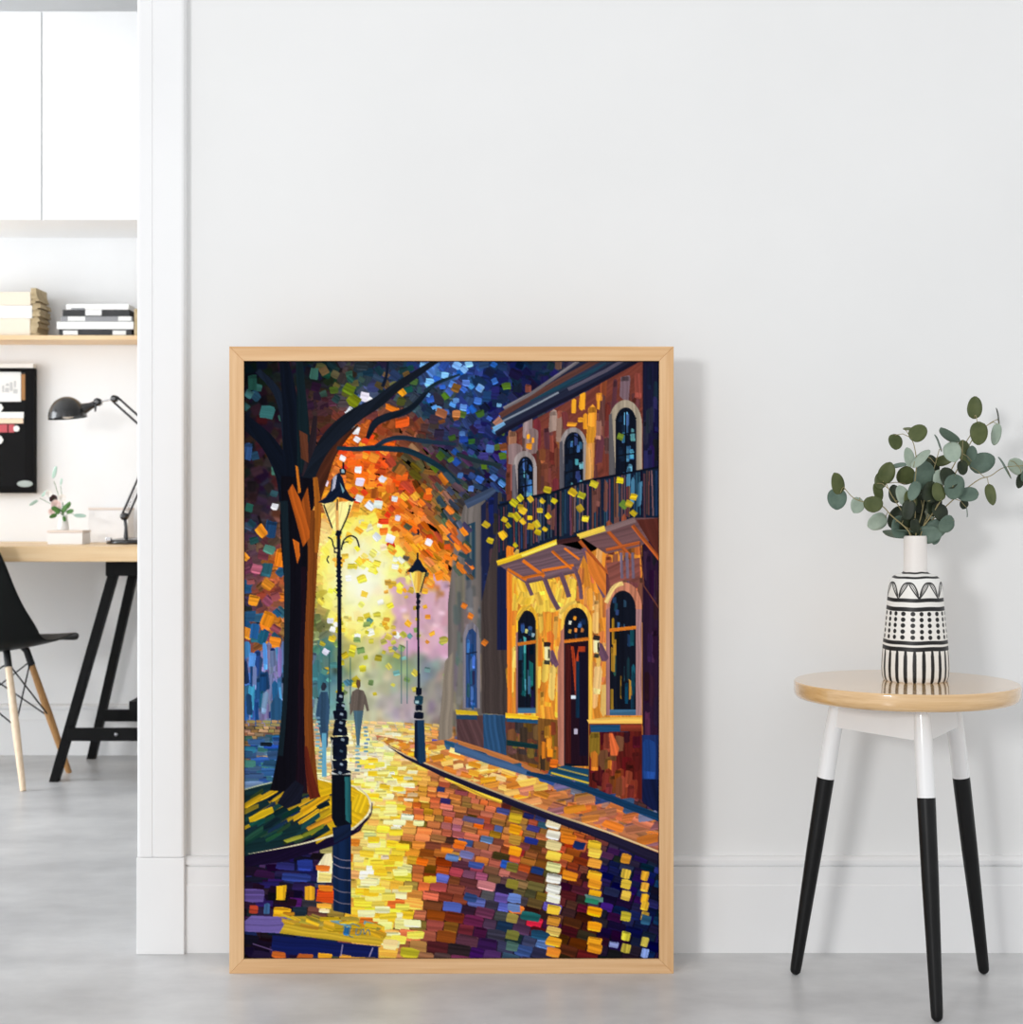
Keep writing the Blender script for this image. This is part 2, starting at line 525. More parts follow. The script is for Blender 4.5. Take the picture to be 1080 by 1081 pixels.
    # the light at the end of the street: wet paint, palest in the middle
    for _ in range(420):
        rr_, aa_ = rng.random() ** .55, rng.random() * 6.283
        x, y = 383 + 43 * rr_ * math.cos(aa_), 612 + 64 * rr_ * math.sin(aa_)
        c = np.array((255, 254, 232)) * (1 - rr_ ** 1.6) + np.array((255, 236, 96)) * rr_ ** 1.6
        dab(x, y, RU(7, 13), RU(7, 12), RU(0, 3), var(c, 2, 3), .03)
    for _ in range(60):
        dab(RU(408, 473), RU(612, 692), RU(7, 12), RU(10, 18), RU(-.2, .2), var(((214, 168, 190), (204, 160, 184), (220, 176, 190), (206, 164, 176))[rng.integers(4)], 3, 4), .04)
    soften(330, 450, 530, 700, 7, glow_mask)
    soften(334, 480, 665, 800, 6)
    soften(257, 302, 690, 800, 2)
    soften(257, 330, 381, 560, 2)
    soften(400, 480, 610, 740, 4, lambda xx, yy: np.clip((xx - 400) / 14, 0, 1))
    for n, (bx0, bx1, by0, by1), cols, sz in (
            (34, (446, 530, 384, 440), [(92, 150, 225), (120, 180, 240), (60, 110, 200), (40, 90, 190)], (5, 9)),
            (26, (480, 535, 440, 520), [(60, 105, 190), (36, 70, 150), (84, 130, 200), (50, 60, 120)], (5, 9)),
            (26, (330, 440, 386, 425), [(40, 70, 60), (70, 90, 40), (30, 60, 60), (90, 80, 50)], (6, 10)),
            (18, (450, 535, 400, 500), [(60, 90, 40), (80, 110, 30), (110, 70, 40)], (6, 9)),
            (16, (258, 300, 395, 600), [(38, 80, 84), (50, 90, 80), (36, 60, 84), (60, 110, 110)], (7, 11)),
            (26, (258, 300, 585, 690), [(34, 84, 120), (44, 96, 110), (216, 124, 36), (226, 140, 40), (150, 76, 84), (40, 70, 110)], (8, 12)),
            (30, (352, 415, 462, 540), [(250, 130, 40), (232, 70, 24), (255, 160, 50), (214, 66, 30)], (6, 10)),
            (22, (400, 460, 515, 580), [(250, 130, 40), (236, 60, 24), (255, 160, 50), (214, 90, 30)], (6, 9)),
            (22, (425, 480, 555, 620), [(246, 130, 34), (232, 100, 30), (250, 150, 50), (90, 80, 60)], (6, 10)),
            (30, (338, 425, 585, 680), [(255, 228, 80), (255, 236, 120), (252, 216, 60), (255, 252, 225)], (5, 8)),
            (24, (340, 420, 550, 600), [(255, 214, 70), (255, 190, 60), (255, 240, 190), (252, 170, 50)], (5, 9)),
            (24, (402, 472, 600, 680), [(240, 170, 50), (246, 180, 60), (214, 170, 60), (230, 140, 50)], (4, 7)),
            (12, (376, 402, 575, 640), [(255, 240, 120), (255, 226, 70)], (6, 9)),
            (36, (334, 400, 650, 735), [(190, 180, 50), (216, 196, 60), (120, 150, 90), (80, 140, 130)], (4, 8)),
            (30, (405, 478, 660, 740), [(190, 180, 70), (130, 160, 90), (110, 150, 150), (200, 190, 80)], (4, 8))):
        for _ in range(n):
            s = RU(*sz)
            dab(RU(bx0, bx1), RU(by0, by1), s, s * RU(.7, 1.0), RU(-.5, .9), var(cols[rng.integers(len(cols))], 7, 6))
    for x, y, s in ((362, 485, 6), (344.5, 497, 6), (344, 511, 6), (378, 497, 7), (380, 510, 9), (404, 507, 7), (379, 527, 8), (391, 535, 9), (399, 534, 9), (417, 528, 6), (375, 455, 9),
                    (377, 465, 6), (385, 420, 10), (392, 425, 9), (370, 436, 9), (453, 574, 7), (420, 548, 6), (398, 568, 8), (412, 570, 9), (290, 536, 7), (349, 657, 6), (344, 690, 7)):
        dab(x, y, s, s * .95, RU(0, .8), var((232, 230, 238), 3, 4), .05)
    for x, y, w, h, a, c in ((424, 414, 11, 7, .9, (226, 150, 30)), (414, 432, 14, 6, .4, (232, 120, 30)), (425, 447, 15, 10, -.2, (222, 88, 30)), (411, 470, 12, 8, .1, (236, 96, 20)),
                             (395, 470, 14, 9, .3, (240, 100, 24)), (374, 424, 13, 12, .6, (120, 130, 20)), (369, 412, 12, 10, .5, (90, 110, 24)), (332, 395, 9, 12, .1, (50, 90, 80)),
                             (282, 436, 15, 13, .2, (52, 104, 104)), (267, 405, 10, 16, 0, (28, 66, 58)), (262, 478, 9, 18, .1, (44, 74, 120)), (286, 560, 12, 16, .2, (30, 62, 100)),
                             (297, 590, 12, 18, .2, (228, 124, 28)), (282, 603, 11, 14, .2, (40, 84, 96)), (271, 602, 11, 10, .2, (170, 90, 110)), (283, 655, 14, 15, .4, (222, 132, 28)),
                             (261, 670, 11, 12, .4, (222, 138, 44)), (269, 668, 9, 16, .1, (36, 92, 150)), (290, 680, 12, 12, .3, (224, 130, 34)), (278, 675, 9, 14, .3, (28, 84, 110)),
                             (275, 697, 20, 12, .5, (172, 90, 26)), (276, 562, 12, 10, .9, (232, 138, 34)), (482, 438, 8, 7, 0, (190, 120, 70)), (466, 437, 12, 8, .4, (150, 90, 60))):
        dab(x, y, w, h, a, c)
    # left distance behind the trunk
    for _ in range(90):
        x, y = RU(255, 302), RU(690, 775)
        dab(x, y, RU(4, 8), RU(14, 30), rng.normal(0, .06), var(((50, 104, 160), (70, 130, 190), (110, 130, 170), (32, 70, 120), (30, 60, 110))[rng.integers(5)] if x < 278 or rng.random() < .5 else (120, 118, 160), 10, 8))
    fill([(286, 745), (292, 735), (304, 748), (304, 780), (286, 780)], (40, 82, 120))
    fill([(257, 768), (305, 770), (305, 780), (257, 780)], (26, 34, 44))
    dab(273, 776, 15, 4, .05, (180, 90, 40))
    # street: rows of stones
    st = field([(400, 800, (250, 235, 170)), (430, 810, (245, 200, 90)), (385, 840, (255, 245, 190)), (400, 860, (255, 226, 96)), (440, 850, (240, 150, 50)), (470, 840, (226, 132, 72)),
                (400, 900, (255, 236, 120)), (420, 920, (250, 204, 56)), (380, 930, (250, 214, 86)), (440, 900, (236, 148, 44)), (460, 880, (192, 98, 56)), (460, 920, (170, 70, 36)),
                (470, 960, (146, 56, 34)), (430, 960, (238, 160, 66)), (400, 970, (250, 216, 96)), (390, 1005, (230, 172, 60)), (440, 1000, (194, 118, 78)), (470, 1000, (104, 46, 56)),
                (490, 880, (172, 92, 92)), (510, 870, (192, 100, 58)), (500, 920, (118, 58, 78)), (520, 910, (192, 108, 80)), (500, 960, (88, 28, 38)), (510, 1000, (66, 46, 96)),
                (540, 880, (182, 120, 46)), (545, 900, (150, 58, 38)), (530, 950, (86, 66, 126)), (540, 980, (54, 62, 80)), (560, 900, (172, 110, 46)), (565, 940, (110, 88, 36)),
                (565, 975, (108, 28, 28)), (560, 1000, (46, 56, 106)), (605, 900, (190, 88, 36)), (610, 940, (68, 22, 38)), (605, 985, (58, 14, 20)), (610, 1005, (88, 38, 28)),
                (645, 920, (20, 28, 80)), (650, 960, (20, 16, 58)), (645, 1000, (20, 16, 46)), (675, 930, (16, 30, 74)), (690, 980, (20, 20, 68)), (270, 920, (26, 16, 38)),
                (300, 920, (36, 26, 66)), (320, 910, (32, 32, 82)), (340, 930, (36, 26, 76)), (270, 960, (36, 22, 50)), (310, 950, (22, 14, 42)), (330, 990, (16, 22, 80)),
                (270, 1000, (18, 8, 24)), (300, 1010, (36, 18, 38)), (370, 900, (250, 200, 110)), (372, 960, (244, 176, 50)), (345, 975, (90, 60, 40))])
    fill([(257, 785), (697, 785), (697, 1016), (257, 1016)], (60, 30, 50))
    for y in np.arange(780, 1020, 8.0):
        for x in np.arange(250, 700, 9.0):
            c = st(x, y)
            dab(x, y, 15, 12, 0, c * (.55 if c.mean() < 150 else .96), .05)
    y = 780.0
    r = 0
    while y < 1040:
        k = min(max((y - 785) / 230, 0), 1)
        h = 3.5 + 9.5 * k
        w = 8 + 11 * k
        x = 252 + (r % 2) * w * .5
        while x < 700:
            ww = w * RU(.75, 1.3)
            sl = np.interp(x, [257, 360, 460, 560, 697], [0.05, .03, .16, .26, .3])
            yy = y + np.interp(x, [257, 360, 460, 560, 697], [0, 0, 4, 22, 62]) - 18
            c = st(x + ww / 2, yy)
            lum = c.mean()
            dk = 4 if lum > 150 else 20
            if lum > 150 and x < 445 and yy > 850:
                c = np.array(((255, 240, 150), (254, 222, 70), (252, 206, 50), (255, 248, 205), (250, 216, 100))[rng.integers(5)]) if rng.random() < .72 else c
                if rng.random() < .06:
                    c = np.array((226, 120, 40))
            elif 455 < x < 580 and rng.random() < .13:
                c = np.array(((80, 96, 160), (56, 66, 130), (226, 110, 40))[rng.integers(3)])
            elif lum < 60 and rng.random() < .08:
                c = c * 1.9
            dab(x + ww / 2, yy + h / 2, ww - .7, h - .6, sl, var(c * (.93 if lum < 150 else 1), dk, 11), .12, .08)
            x += ww
        y += h * .93
        r += 1
    for _ in range(70):
        dab(RU(255, 302), RU(781, 832), RU(12, 24), RU(4, 8), rng.normal(0, .05), var(((50, 96, 130), (44, 86, 150), (66, 110, 120), (84, 120, 150), (40, 74, 110))[rng.integers(5)], 10, 8))
    dab(281, 788, 12, 4, 0, (22, 32, 44))
    # pale far stretch of the street, and grouting strokes
    for _ in range(120):
        x, yy = RU(336, 436), RU(772, 850)
        dab(x, yy, RU(8, 16), RU(2.5, 5), rng.normal(0, .05), var(((250, 238, 180), (255, 246, 205), (248, 214, 110), (236, 200, 150), (225, 220, 190))[rng.integers(5)], 4, 5), .06)
    # the brightest lane, right under the glow
    for _ in range(110):
        t = rng.random()
        yy = 800 + 200 * t
        x = np.interp(yy, [800, 850, 900, 1000], [388, 396, 398, 404]) + rng.normal(0, 1) * np.interp(yy, [800, 1000], [14, 21])
        if x < 374:
            continue
        dab(x, yy, RU(9, 13) + 6 * t, RU(4, 6) + 3 * t, RU(-.03, .1), var(((255, 246, 180), (255, 230, 90), (253, 216, 54), (250, 202, 44), (255, 240, 140))[rng.integers(5)], 3, 4), .09, .08)
    # reflections: bright columns of stones
    for cx, w, ys, cols in (
            (584.5, 15, (872, 884, 895, 906, 918, 930, 941, 951, 963, 975, 986, 997, 1008), [(250, 238, 190), (252, 246, 220), (250, 234, 170), (236, 200, 70), (232, 226, 150), (236, 238, 226), (238, 240, 232), (240, 236, 200), (242, 196, 50), (230, 170, 60), (236, 190, 100), (240, 160, 40), (240, 150, 30)]),
            (628, 15, (895, 903, 914, 927, 936, 947, 965, 981, 997, 1004), [(248, 204, 50), (250, 210, 70), (240, 150, 40), (244, 170, 36), (236, 150, 36), (246, 166, 24), (246, 164, 20), (244, 164, 22), (240, 160, 40), (226, 140, 40)]),
            (661, 10, (909, 925, 936, 948, 970, 991, 1004), [(226, 160, 50), (230, 180, 70), (226, 180, 60), (220, 180, 70), (190, 176, 60), (200, 190, 60), (180, 160, 70)]),
            (681, 8, (927, 939, 951, 959, 970, 997, 1009), [(226, 160, 50), (230, 170, 60), (240, 170, 40), (230, 170, 50), (190, 160, 50), (196, 186, 80), (140, 160, 220)]),
            (544, 14, (866, 878, 889, 901), [(200, 164, 50), (236, 150, 30), (190, 140, 50), (240, 146, 30)]),
            (541, 13, (918, 936, 972, 990, 1002), [(110, 100, 46), (150, 140, 50), (150, 140, 60), (120, 120, 60), (80, 110, 100)])):
        for yy, c in zip(ys, cols):
            dab(cx, yy, w * RU(.88, 1.05), 9.6, .22, var(c, 4, 6), .10, .08)
    for x, yy, w, h, c in ((543, 951, 14, 9, (106, 134, 205)), (543, 961, 13, 8, (110, 140, 200)), (560, 970, 20, 9, (30, 96, 96)), (570, 990, 18, 9, (30, 70, 100)), (628, 951, 20, 5, (96, 140, 130)),
                           (625, 954, 15, 5, (40, 120, 90)), (648, 1000, 10, 6, (150, 160, 220)), (682, 974, 10, 10, (40, 80, 110)), (500, 868, 24, 6, (100, 90, 130)), (497, 950, 13, 8, (46, 70, 120)),
                           (503, 916, 15, 7, (60, 80, 150)), (493, 905, 14, 8, (110, 110, 160)), (486, 893, 13, 6, (240, 120, 30)), (485, 896, 12, 5, (240, 110, 30)), (600, 888, 16, 10, (236, 130, 30)),
                           (602, 927, 18, 9, (236, 140, 30)), (612, 895, 12, 8, (20, 40, 90)), (478, 908, 14, 7, (90, 120, 170)), (472, 900, 12, 6, (232, 130, 30)), (446, 912, 12, 8, (240, 110, 20))):
        dab(x, yy, w, h, .2, c)
    # dark foreground at left with its few lit stones
    for _ in range(60):
        dab(RU(258, 340), RU(905, 1014), RU(14, 26), RU(6, 10), rng.normal(.08, .06), var(((26, 16, 40), (34, 24, 66), (20, 12, 30), (46, 28, 60), (20, 24, 66))[rng.integers(5)], 16, 5))
    fill([(351, 892), (371, 880), (371, 968), (352, 964)], (16, 34, 66))
    for yy in (906, 914, 927, 940, 952):
        line([(352, yy), (360, yy + 4), (371, yy + 5)], 1.1, (120, 112, 130))
    fill([(336, 915), (343, 904), (350, 903), (351.5, 912), (350, 934), (335, 934)], (250, 238, 190))
    for x, yy, w, h, c in ((341.5, 919, 15, 6, (216, 110, 40)), (343, 929, 14, 9, (246, 224, 130)), (343, 949, 18, 13, (236, 84, 24)), (344, 940, 16, 6, (226, 130, 30)), (343, 959, 15, 5, (246, 170, 60)),
                           (342, 964, 11, 4, (250, 226, 170)), (297, 945, 10, 15, (242, 182, 30)), (327, 946, 11, 14, (236, 170, 36)), (297, 966, 18, 10, (242, 176, 30)), (268, 948, 23, 13, (92, 74, 136)),
                           (268, 963, 9, 8, (170, 60, 40)), (282, 962, 6, 11, (60, 96, 140)), (312, 929, 30, 8, (44, 60, 130)), (302, 917, 20, 8, (40, 40, 100)), (322, 916, 16, 12, (36, 52, 130))):
        dab(x, yy, w, h, .06, c)
    # plank across the lower left corner
    fill([(257, 976), (266, 969), (305, 971), (296, 988), (258, 986)], (108, 92, 158))
    fill([(288, 990), (402, 1002), (400, 1014), (286, 1010)], (18, 28, 86))
    fill([(322, 968), (395, 980), (409, 988), (380, 980)], (236, 150, 30))
    fill([(305, 970), (338, 970), (372, 979), (409, 988), (402, 1001), (350, 995), (295, 988)], (192, 158, 44))
    for _ in range(46):
        t, u = rng.random(), rng.random()
        x = 302 + 98 * t
        yy = 973 + 12 * t + (u - .5) * 13
        c = ((86, 134, 150), (110, 150, 150), (170, 150, 60), (216, 170, 36), (150, 150, 80), (200, 150, 40))[rng.integers(6)] if u < .62 else ((206, 162, 36), (190, 150, 40))[rng.integers(2)]
        dab(x, yy, RU(10, 22), RU(2, 4.5), RU(-.1, .45), var(c, 6, 6), .1)
    dab(366, 986, 6, 9, .1, (40, 104, 160))
    for pts in ([(371, 979), (369, 990), (373, 992)], [(377, 983), (376, 989), (380, 989), (382, 984)], [(384, 983), (385, 989), (389, 984), (391, 990)], [(362, 982), (372, 978), (380, 981)]):
        line(pts, .9, (70, 120, 150))
    for x, yy, w, h, c in ((295, 1011, 14, 7, (200, 100, 40)), (322, 1013, 16, 6, (190, 96, 40)), (343, 1012, 14, 5, (240, 170, 40)), (365, 1013, 12, 4, (226, 160, 60)), (410, 1009, 20, 12, (240, 180, 70)),
                           (412, 1000, 16, 10, (246, 216, 150)), (433, 1009, 18, 10, (180, 170, 40))):
        dab(x, yy, w, h, .1, c)
    line([(267, 999), (288, 1006)], 1.2, (90, 70, 110), False)
    line([(362, 1000), (360, 1012)], 1.2, (150, 140, 180), False)
    line([(394, 1003), (390, 1013)], 1.2, (150, 140, 180), False)

    # mound with the tree and the lamp
    fill([(257, 906), (285, 899), (336, 885), (373, 876), (389, 864), (392, 852), (391, 862), (380, 880), (350, 896), (300, 912), (257, 918)], (22, 12, 40))
    mound = [(257, 836), (275, 831), (293, 827), (336, 824), (351, 828), (373, 833), (386, 842), (391, 852), (388, 862), (373, 876), (336, 885), (285, 899), (257, 907)]
    fill(mound, (18, 42, 46))
    fill([(333, 824), (351, 828), (373, 833), (386, 842), (391, 852), (388, 862), (373, 876), (350, 880), (330, 850)], (214, 170, 26))
    for _ in range(80):
        t = rng.random()
        x, yy = RU(262, 345), RU(838, 888)
        if yy > 903 - (x - 257) * .2:
            continue
        c = ((20, 52, 56), (14, 32, 40), (30, 70, 60), (40, 60, 40), (26, 40, 66), (150, 120, 24), (190, 150, 30))[rng.integers(7)]
        dab(x, yy, RU(16, 30), RU(3, 5.5), -.52 + rng.normal(0, .08), var(c, 10, 5))
    for x, yy, w, h, a, c in ((268, 848, 24, 6, -.5, (190, 150, 26)), (283, 841, 24, 5, -.5, (206, 160, 30)), (277, 862, 28, 7, -.45, (196, 160, 24)), (333, 850, 34, 6, -.6, (214, 158, 24)), (327, 864, 26, 4, -.6, (200, 150, 30)),
                             (340, 871, 32, 7, -.5, (206, 140, 36)), (330, 880, 26, 4, -.45, (120, 130, 40)), (345, 838, 16, 7, -.3, (226, 180, 24)), (380, 850, 14, 18, .3, (226, 184, 30)), (310, 888, 20, 4, -.3, (150, 150, 50))):
        dab(x, yy, w, h, a, c)
    line([(257, 836), (275, 831), (296, 826)], 1.4, (190, 200, 170))
    line([(334, 824), (351, 828), (373, 832), (386, 840), (391.5, 851), (388, 863), (374, 876.5)], [1.4, 1.6, 2.4, 2.0], (236, 222, 180))
    line([(374, 876.5), (352, 884), (320, 893), (285, 900), (262, 904)], [3, 2.2, 1.6, .8, .4], (230, 220, 180))
    line([(393, 850), (391, 864), (377, 879)], 1.2, (60, 40, 60))

    # tree
    dk, dk2, br, orr = (12, 18, 30), (22, 30, 44), (66, 34, 24), (168, 84, 26)
    line([(252, 440), (266, 452), (281, 466), (293, 484), (302, 505), (306, 530)], [13, 15, 17, 20, 22], dk)
    line([(272, 392), (286, 406), (295, 420), (302, 445), (306, 480)], [6, 8, 10, 14], dk2)
    line([(299, 378), (303, 400), (308, 440), (312, 490), (316, 540)], [9, 13, 18, 26, 30], dk)
    line([(316, 378), (318, 410), (320, 450), (322, 500)], [7, 9, 13, 16], (16, 30, 36))
    line([(333, 440), (330, 470), (325, 505)], [4, 8, 14], (40, 30, 36))
    line([(313, 545), (333, 505), (345, 474), (358, 455), (376, 439), (398, 426), (418, 410), (436, 398), (454, 386), (470, 376)], [26, 24, 22, 19, 15, 12, 10, 8, 6, 4], (20, 26, 36))
    line([(330, 535), (340, 505), (350, 482), (362, 466), (378, 450)], [14, 13, 9, 6, 2], (70, 36, 24))
    line([(388, 464), (396, 448), (409, 441), (431, 434), (446, 420), (456, 408)], [4, 8, 8, 7, 5, 3], (18, 28, 40))
    line([(356, 474), (375, 475), (396, 474), (414, 475), (431, 477), (453, 487), (470, 498), (486, 512)], [4, 5, 6, 6, 6, 6, 5, 3], (20, 46, 60))
    line([(396, 473), (408, 466), (424, 463), (450, 467), (482, 470)], [4, 5, 5, 5, 3], (26, 42, 58))
    line([(404, 409), (408, 398), (410, 380)], [4, 3, 2], (16, 24, 40))
    line([(448, 414), (462, 405), (486, 396)], [3, 4, 2], (24, 40, 50))
    line([(482, 480), (505, 488), (530, 492)], [4, 5, 3], (30, 44, 50))
    line([(316, 505), (312, 560), (313, 620), (312, 680), (310, 740), (308, 790), (305, 838)], [38, 32, 25, 22, 22, 26, 40], (13, 12, 20))
    line([(330, 540), (330, 600), (327, 660), (325, 720), (326, 780), (331, 840)], [12, 10, 9, 10, 11, 12], (120, 62, 24))
    line([(333, 505), (336, 545), (334, 585)], [5, 7, 4], (150, 84, 26))
    line([(300, 530), (303, 600), (303, 660), (301, 740), (296, 800)], [8, 7, 6, 5, 6], (20, 32, 40))
    line([(321, 600), (320, 660), (318, 720), (318, 790), (318, 840)], [6, 4, 6, 8, 14], (26, 14, 24))
    line([(323, 790), (327, 820), (333, 845)], [3, 8, 12], (96, 34, 22))
    fill([(304, 520), (309, 512), (317, 528), (327, 562), (327, 569), (320, 579), (313, 552)], (176, 84, 26))
    fill([(318, 532), (325, 515), (328, 540), (327, 562)], (150, 72, 24))
    fill([(312, 492), (315, 494), (318, 520), (315, 523)], (186, 104, 30))
    fill([(309, 570), (316, 574), (317, 588), (314, 597)], (196, 98, 28))
    fill([(316, 455), (325, 460), (326, 490), (318, 485)], (90, 50, 34))
    fill([(300, 838), (312, 826), (321, 832), (318, 850), (303, 856), (293, 850)], (22, 24, 38))

    # far houses on the right
    fill([(473, 640), (480, 575), (490, 535), (512, 522), (512, 790), (484, 790), (473, 720)], (112, 104, 100), .08)
    for _ in range(46):
        dab(RU(480, 508), RU(570, 750), RU(3, 7), RU(20, 44), rng.normal(0, .04), var(((118, 112, 104), (104, 102, 104), (96, 100, 104), (126, 116, 100))[rng.integers(4)], 6, 4), .06)
    fill([(478, 780), (478, 690), (470, 700), (462, 790)], (136, 124, 110), .08)
    fill([(490, 530), (520, 515), (526, 522), (494, 538)], (60, 74, 100))
    fill([(508, 535), (524, 520), (540, 525), (540, 720), (509, 720)], (26, 32, 62))
    for _ in range(30):
        dab(RU(512, 534), RU(530, 700), RU(3, 7), RU(16, 34), 0, var(((22, 30, 66), (34, 46, 84), (46, 40, 50), (60, 50, 56))[rng.integers(4)], 10, 5))
    fill([(508, 640), (525, 560), (537, 690), (537, 757), (509, 755)], (66, 56, 54))
    fill([(525, 600), (537, 600), (537, 688), (525, 688)], (24, 30, 64))
    fill([(491, 556), (502, 552), (502, 612), (492, 614)], (36, 64, 82))
    line([(497, 556), (497, 612)], 1.2, (130, 126, 116), False)
    soften(474, 512, 560, 790, 2)
    for _ in range(40):                                     # autumn twigs in front of it
        t = rng.random()
        dab(462 + 38 * t + rng.normal(0, 4), 520 + 90 * t + rng.normal(0, 12), RU(9, 15), RU(4, 6), .85 + rng.normal(0, .15),
            var(((220, 120, 40), (190, 90, 40), (110, 90, 60), (70, 80, 70), (236, 130, 40), (60, 70, 90))[rng.integers(6)], 10, 6))
    for x, yy in ((490, 641), (497, 652), (512, 680), (486, 600), (480, 590)):
        dab(x, yy, 6, 6, .5, (222, 120, 40))
    # small arched window of the grey house
    fill([(489, 750), (489, 672), (493, 661), (499, 658), (505, 664), (507, 680), (507, 750)], (128, 122, 132))
    fill([(492, 749), (492, 676), (495, 667), (499, 665), (503, 670), (504, 749)], (44, 72, 120))
    for _ in range(14):
        dab(RU(494, 503), RU(672, 745), 3, 14, 0, var((58, 96, 150), 20, 8))
    line([(492, 692), (504, 690)], 1.2, (26, 36, 60), False)
    fill([(481, 751), (504, 753), (505, 757), (482, 756)], (228, 190, 40))
    fill([(482, 757), (510, 757), (512, 793), (483, 788)], (86, 60, 62))
    fill([(510, 756), (536, 757), (536, 800), (511, 793)], (42, 76, 112))
    fill([(482, 757), (504, 757), (504, 762), (482, 761)], (40, 70, 100))

    # big house: upper storey
    fill([(535, 462), (560, 446), (620, 414), (672, 384), (690, 378), (697, 378), (697, 520), (535, 545)], (112, 56, 46))
    for _ in range(130):
        x = RU(538, 678)
        yy = RU(max(395, 470 - (x - 536) * .5), 530)
        dab(x, yy, RU(4, 9), RU(14, 36), rng.normal(0, .05), var(((118, 58, 46), (104, 50, 46), (130, 66, 50), (96, 54, 54), (110, 64, 60))[rng.integers(5)], 8, 5))
    for x, yy, w, h, c in ((557, 452, 10, 22, (150, 130, 130)), (562, 466, 13, 24, (140, 116, 114)), (541, 470, 8, 28, (160, 110, 84)), (584, 446, 8, 22, (166, 140, 128)), (590, 455, 6, 26, (140, 112, 98)), (660, 410, 10, 24, (110, 88, 96)),
                           (638, 405, 7, 26, (140, 70, 44)), (650, 450, 8, 30, (120, 60, 50)), (632, 455, 6, 20, (150, 104, 90)), (544, 480, 14, 20, (140, 116, 116))):
        dab(x, yy, w, h, .03, c)
    for x, yy, w, h in ((625, 446, 9, 32), (624, 462, 8, 22), (615, 424, 6, 20), (606, 430, 5, 14), (633, 420, 6, 8), (632, 427, 3, 12), (618, 446, 4, 16), (559, 472, 6, 6), (613, 444, 5, 5), (558, 462, 3, 5), (563, 466, 3, 5), (604, 449, 10, 4)):
        dab(x, yy, w, h, .04, var((230, 152, 44), 5, 5))
    fill([(617, 470), (628, 468), (627, 505), (618, 508)], (206, 140, 70))
    fill([(679, 382), (697, 382), (697, 545), (679, 545)], (24, 24, 48))
    for _ in range(14):
        dab(RU(682, 695), RU(385, 540), 5, 24, 0, var((30, 30, 62), 25, 6))
    # cornice
    fill([(522, 452), (545, 436), (609, 380), (697, 378), (671, 384), (621, 413), (560, 444), (524, 462)], (34, 38, 58))
    line([(520, 452), (560, 427), (612, 398), (650, 376)], 9, (40, 50, 70), False)
    line([(528, 440), (560, 421), (600, 398), (640, 376)], 6, (92, 58, 52), False)
    line([(560, 424), (586, 412), (620, 396), (640, 384)], [1, 5, 5, 1], (30, 62, 80), False)
    line([(532, 432), (560, 417), (611, 382)], 3.4, (118, 112, 116), False)
    line([(530, 446), (560, 431), (590, 415)], 2, (132, 140, 152), False)
    line([(525, 460), (560, 441), (620, 411), (672, 382)], 4.5, (26, 26, 46), False)
    line([(600, 412), (640, 392), (660, 380)], 3.5, (90, 84, 100), False)
    fill([(520, 447), (527, 440), (532, 446), (524, 451)], (170, 120, 100))
    fill([(520, 452), (532, 446), (534, 449), (522, 457)], (110, 160, 200))
    dab(558, 411, 6, 8, 0, (130, 70, 60))
    dab(590, 385, 7, 12, 0, (110, 80, 70))

    def arch(xl, xr, top, bot, col, k=0.55):
        """an arched opening's outline"""
        c, rr = (xl + xr) / 2, (xr - xl) / 2
        hh = rr / k * .8
        pts = [(xl, bot)] + [(c - rr * math.cos(math.pi * i / 14), top + hh - hh * math.sin(math.pi * i / 14)) for i in range(15)] + [(xr, bot)]
        fill(pts, col)

    for (ol, orx, ot, il, ir, it, bot, fr, fr2) in ((643, 678, 423, 650, 672, 431, 512, (164, 150, 130), (92, 88, 90)), (591, 620, 452, 596, 616, 457, 524, (150, 140, 138), (86, 84, 92)), (541, 567, 477, 547, 563, 483, 534, (150, 138, 136), (96, 90, 96))):
        arch(ol, orx, ot, bot, fr)
        fill([(ol, bot), (ol, ot + 16), (ol + 3, ot + 14), (il + 1, bot)], fr2)
        arch(il, ir, it, bot, (14, 20, 34))
        for _ in range(24):
            x, yy = RU(il + 3, ir - 2), RU(it + 8, bot)
            dab(x, yy, RU(3, 5), RU(6, 13), 0, var(((60, 110, 160), (120, 180, 205), (40, 80, 120), (90, 150, 170))[rng.integers(4)], 14, 8) if x > (il + ir) / 2 - 2 else (20, 34, 54))
        line([((il + ir) / 2, it + 1), ((il + ir) / 2, bot)], 1.6, (12, 16, 26), False)
        for q in (.35, .62, .86):
            yy = it + (bot - it) * q
            line([(il, yy + 1.5), (ir, yy - 2)], 1.5, (12, 16, 26), False)
        line([(il, it + 14), ((il + ir) / 2, it + 4), (ir, it + 12)], 1.3, (12, 16, 26))
    dab(655, 462, 7, 7, .3, (110, 130, 40))
    fill([(619, 470), (624, 476), (626, 512), (618, 516)], (206, 150, 84))

    # balcony with railing and creeper
    fill([(526, 534), (536, 530), (587, 519), (618, 508), (660, 500), (697, 493), (697, 550), (671, 550), (610, 567), (589, 572), (526, 594)], (20, 32, 52))
    for x in np.arange(527, 697, 2.6):
        top = np.interp(x, [526, 587, 618, 697], [534, 519, 508, 493])
        bot = np.interp(x, [526, 589, 610, 671, 697], [590, 572, 566, 550, 550])
        c = ((26, 44, 70), (16, 22, 40), (60, 66, 86), (36, 60, 84), (90, 60, 70), (110, 64, 56))[rng.integers(6)]
        line([(x, top + RU(0, 6)), (x + rng.normal(0, .6), bot - RU(0, 6))], RU(1, 2.2), var(c, 14, 5), False)
    for x, yy, h in ((580, 545, 20), (584, 550, 22), (632, 522, 28), (640, 524, 30), (628, 530, 22), (668, 520, 26), (676, 522, 26), (664, 505, 20)):
        dab(x, yy, 4, h, .03, (106, 66, 60) if x < 660 else (70, 120, 150))
    line([(526, 535), (587, 520), (618, 509), (697, 494)], 2.2, (14, 20, 36), False)
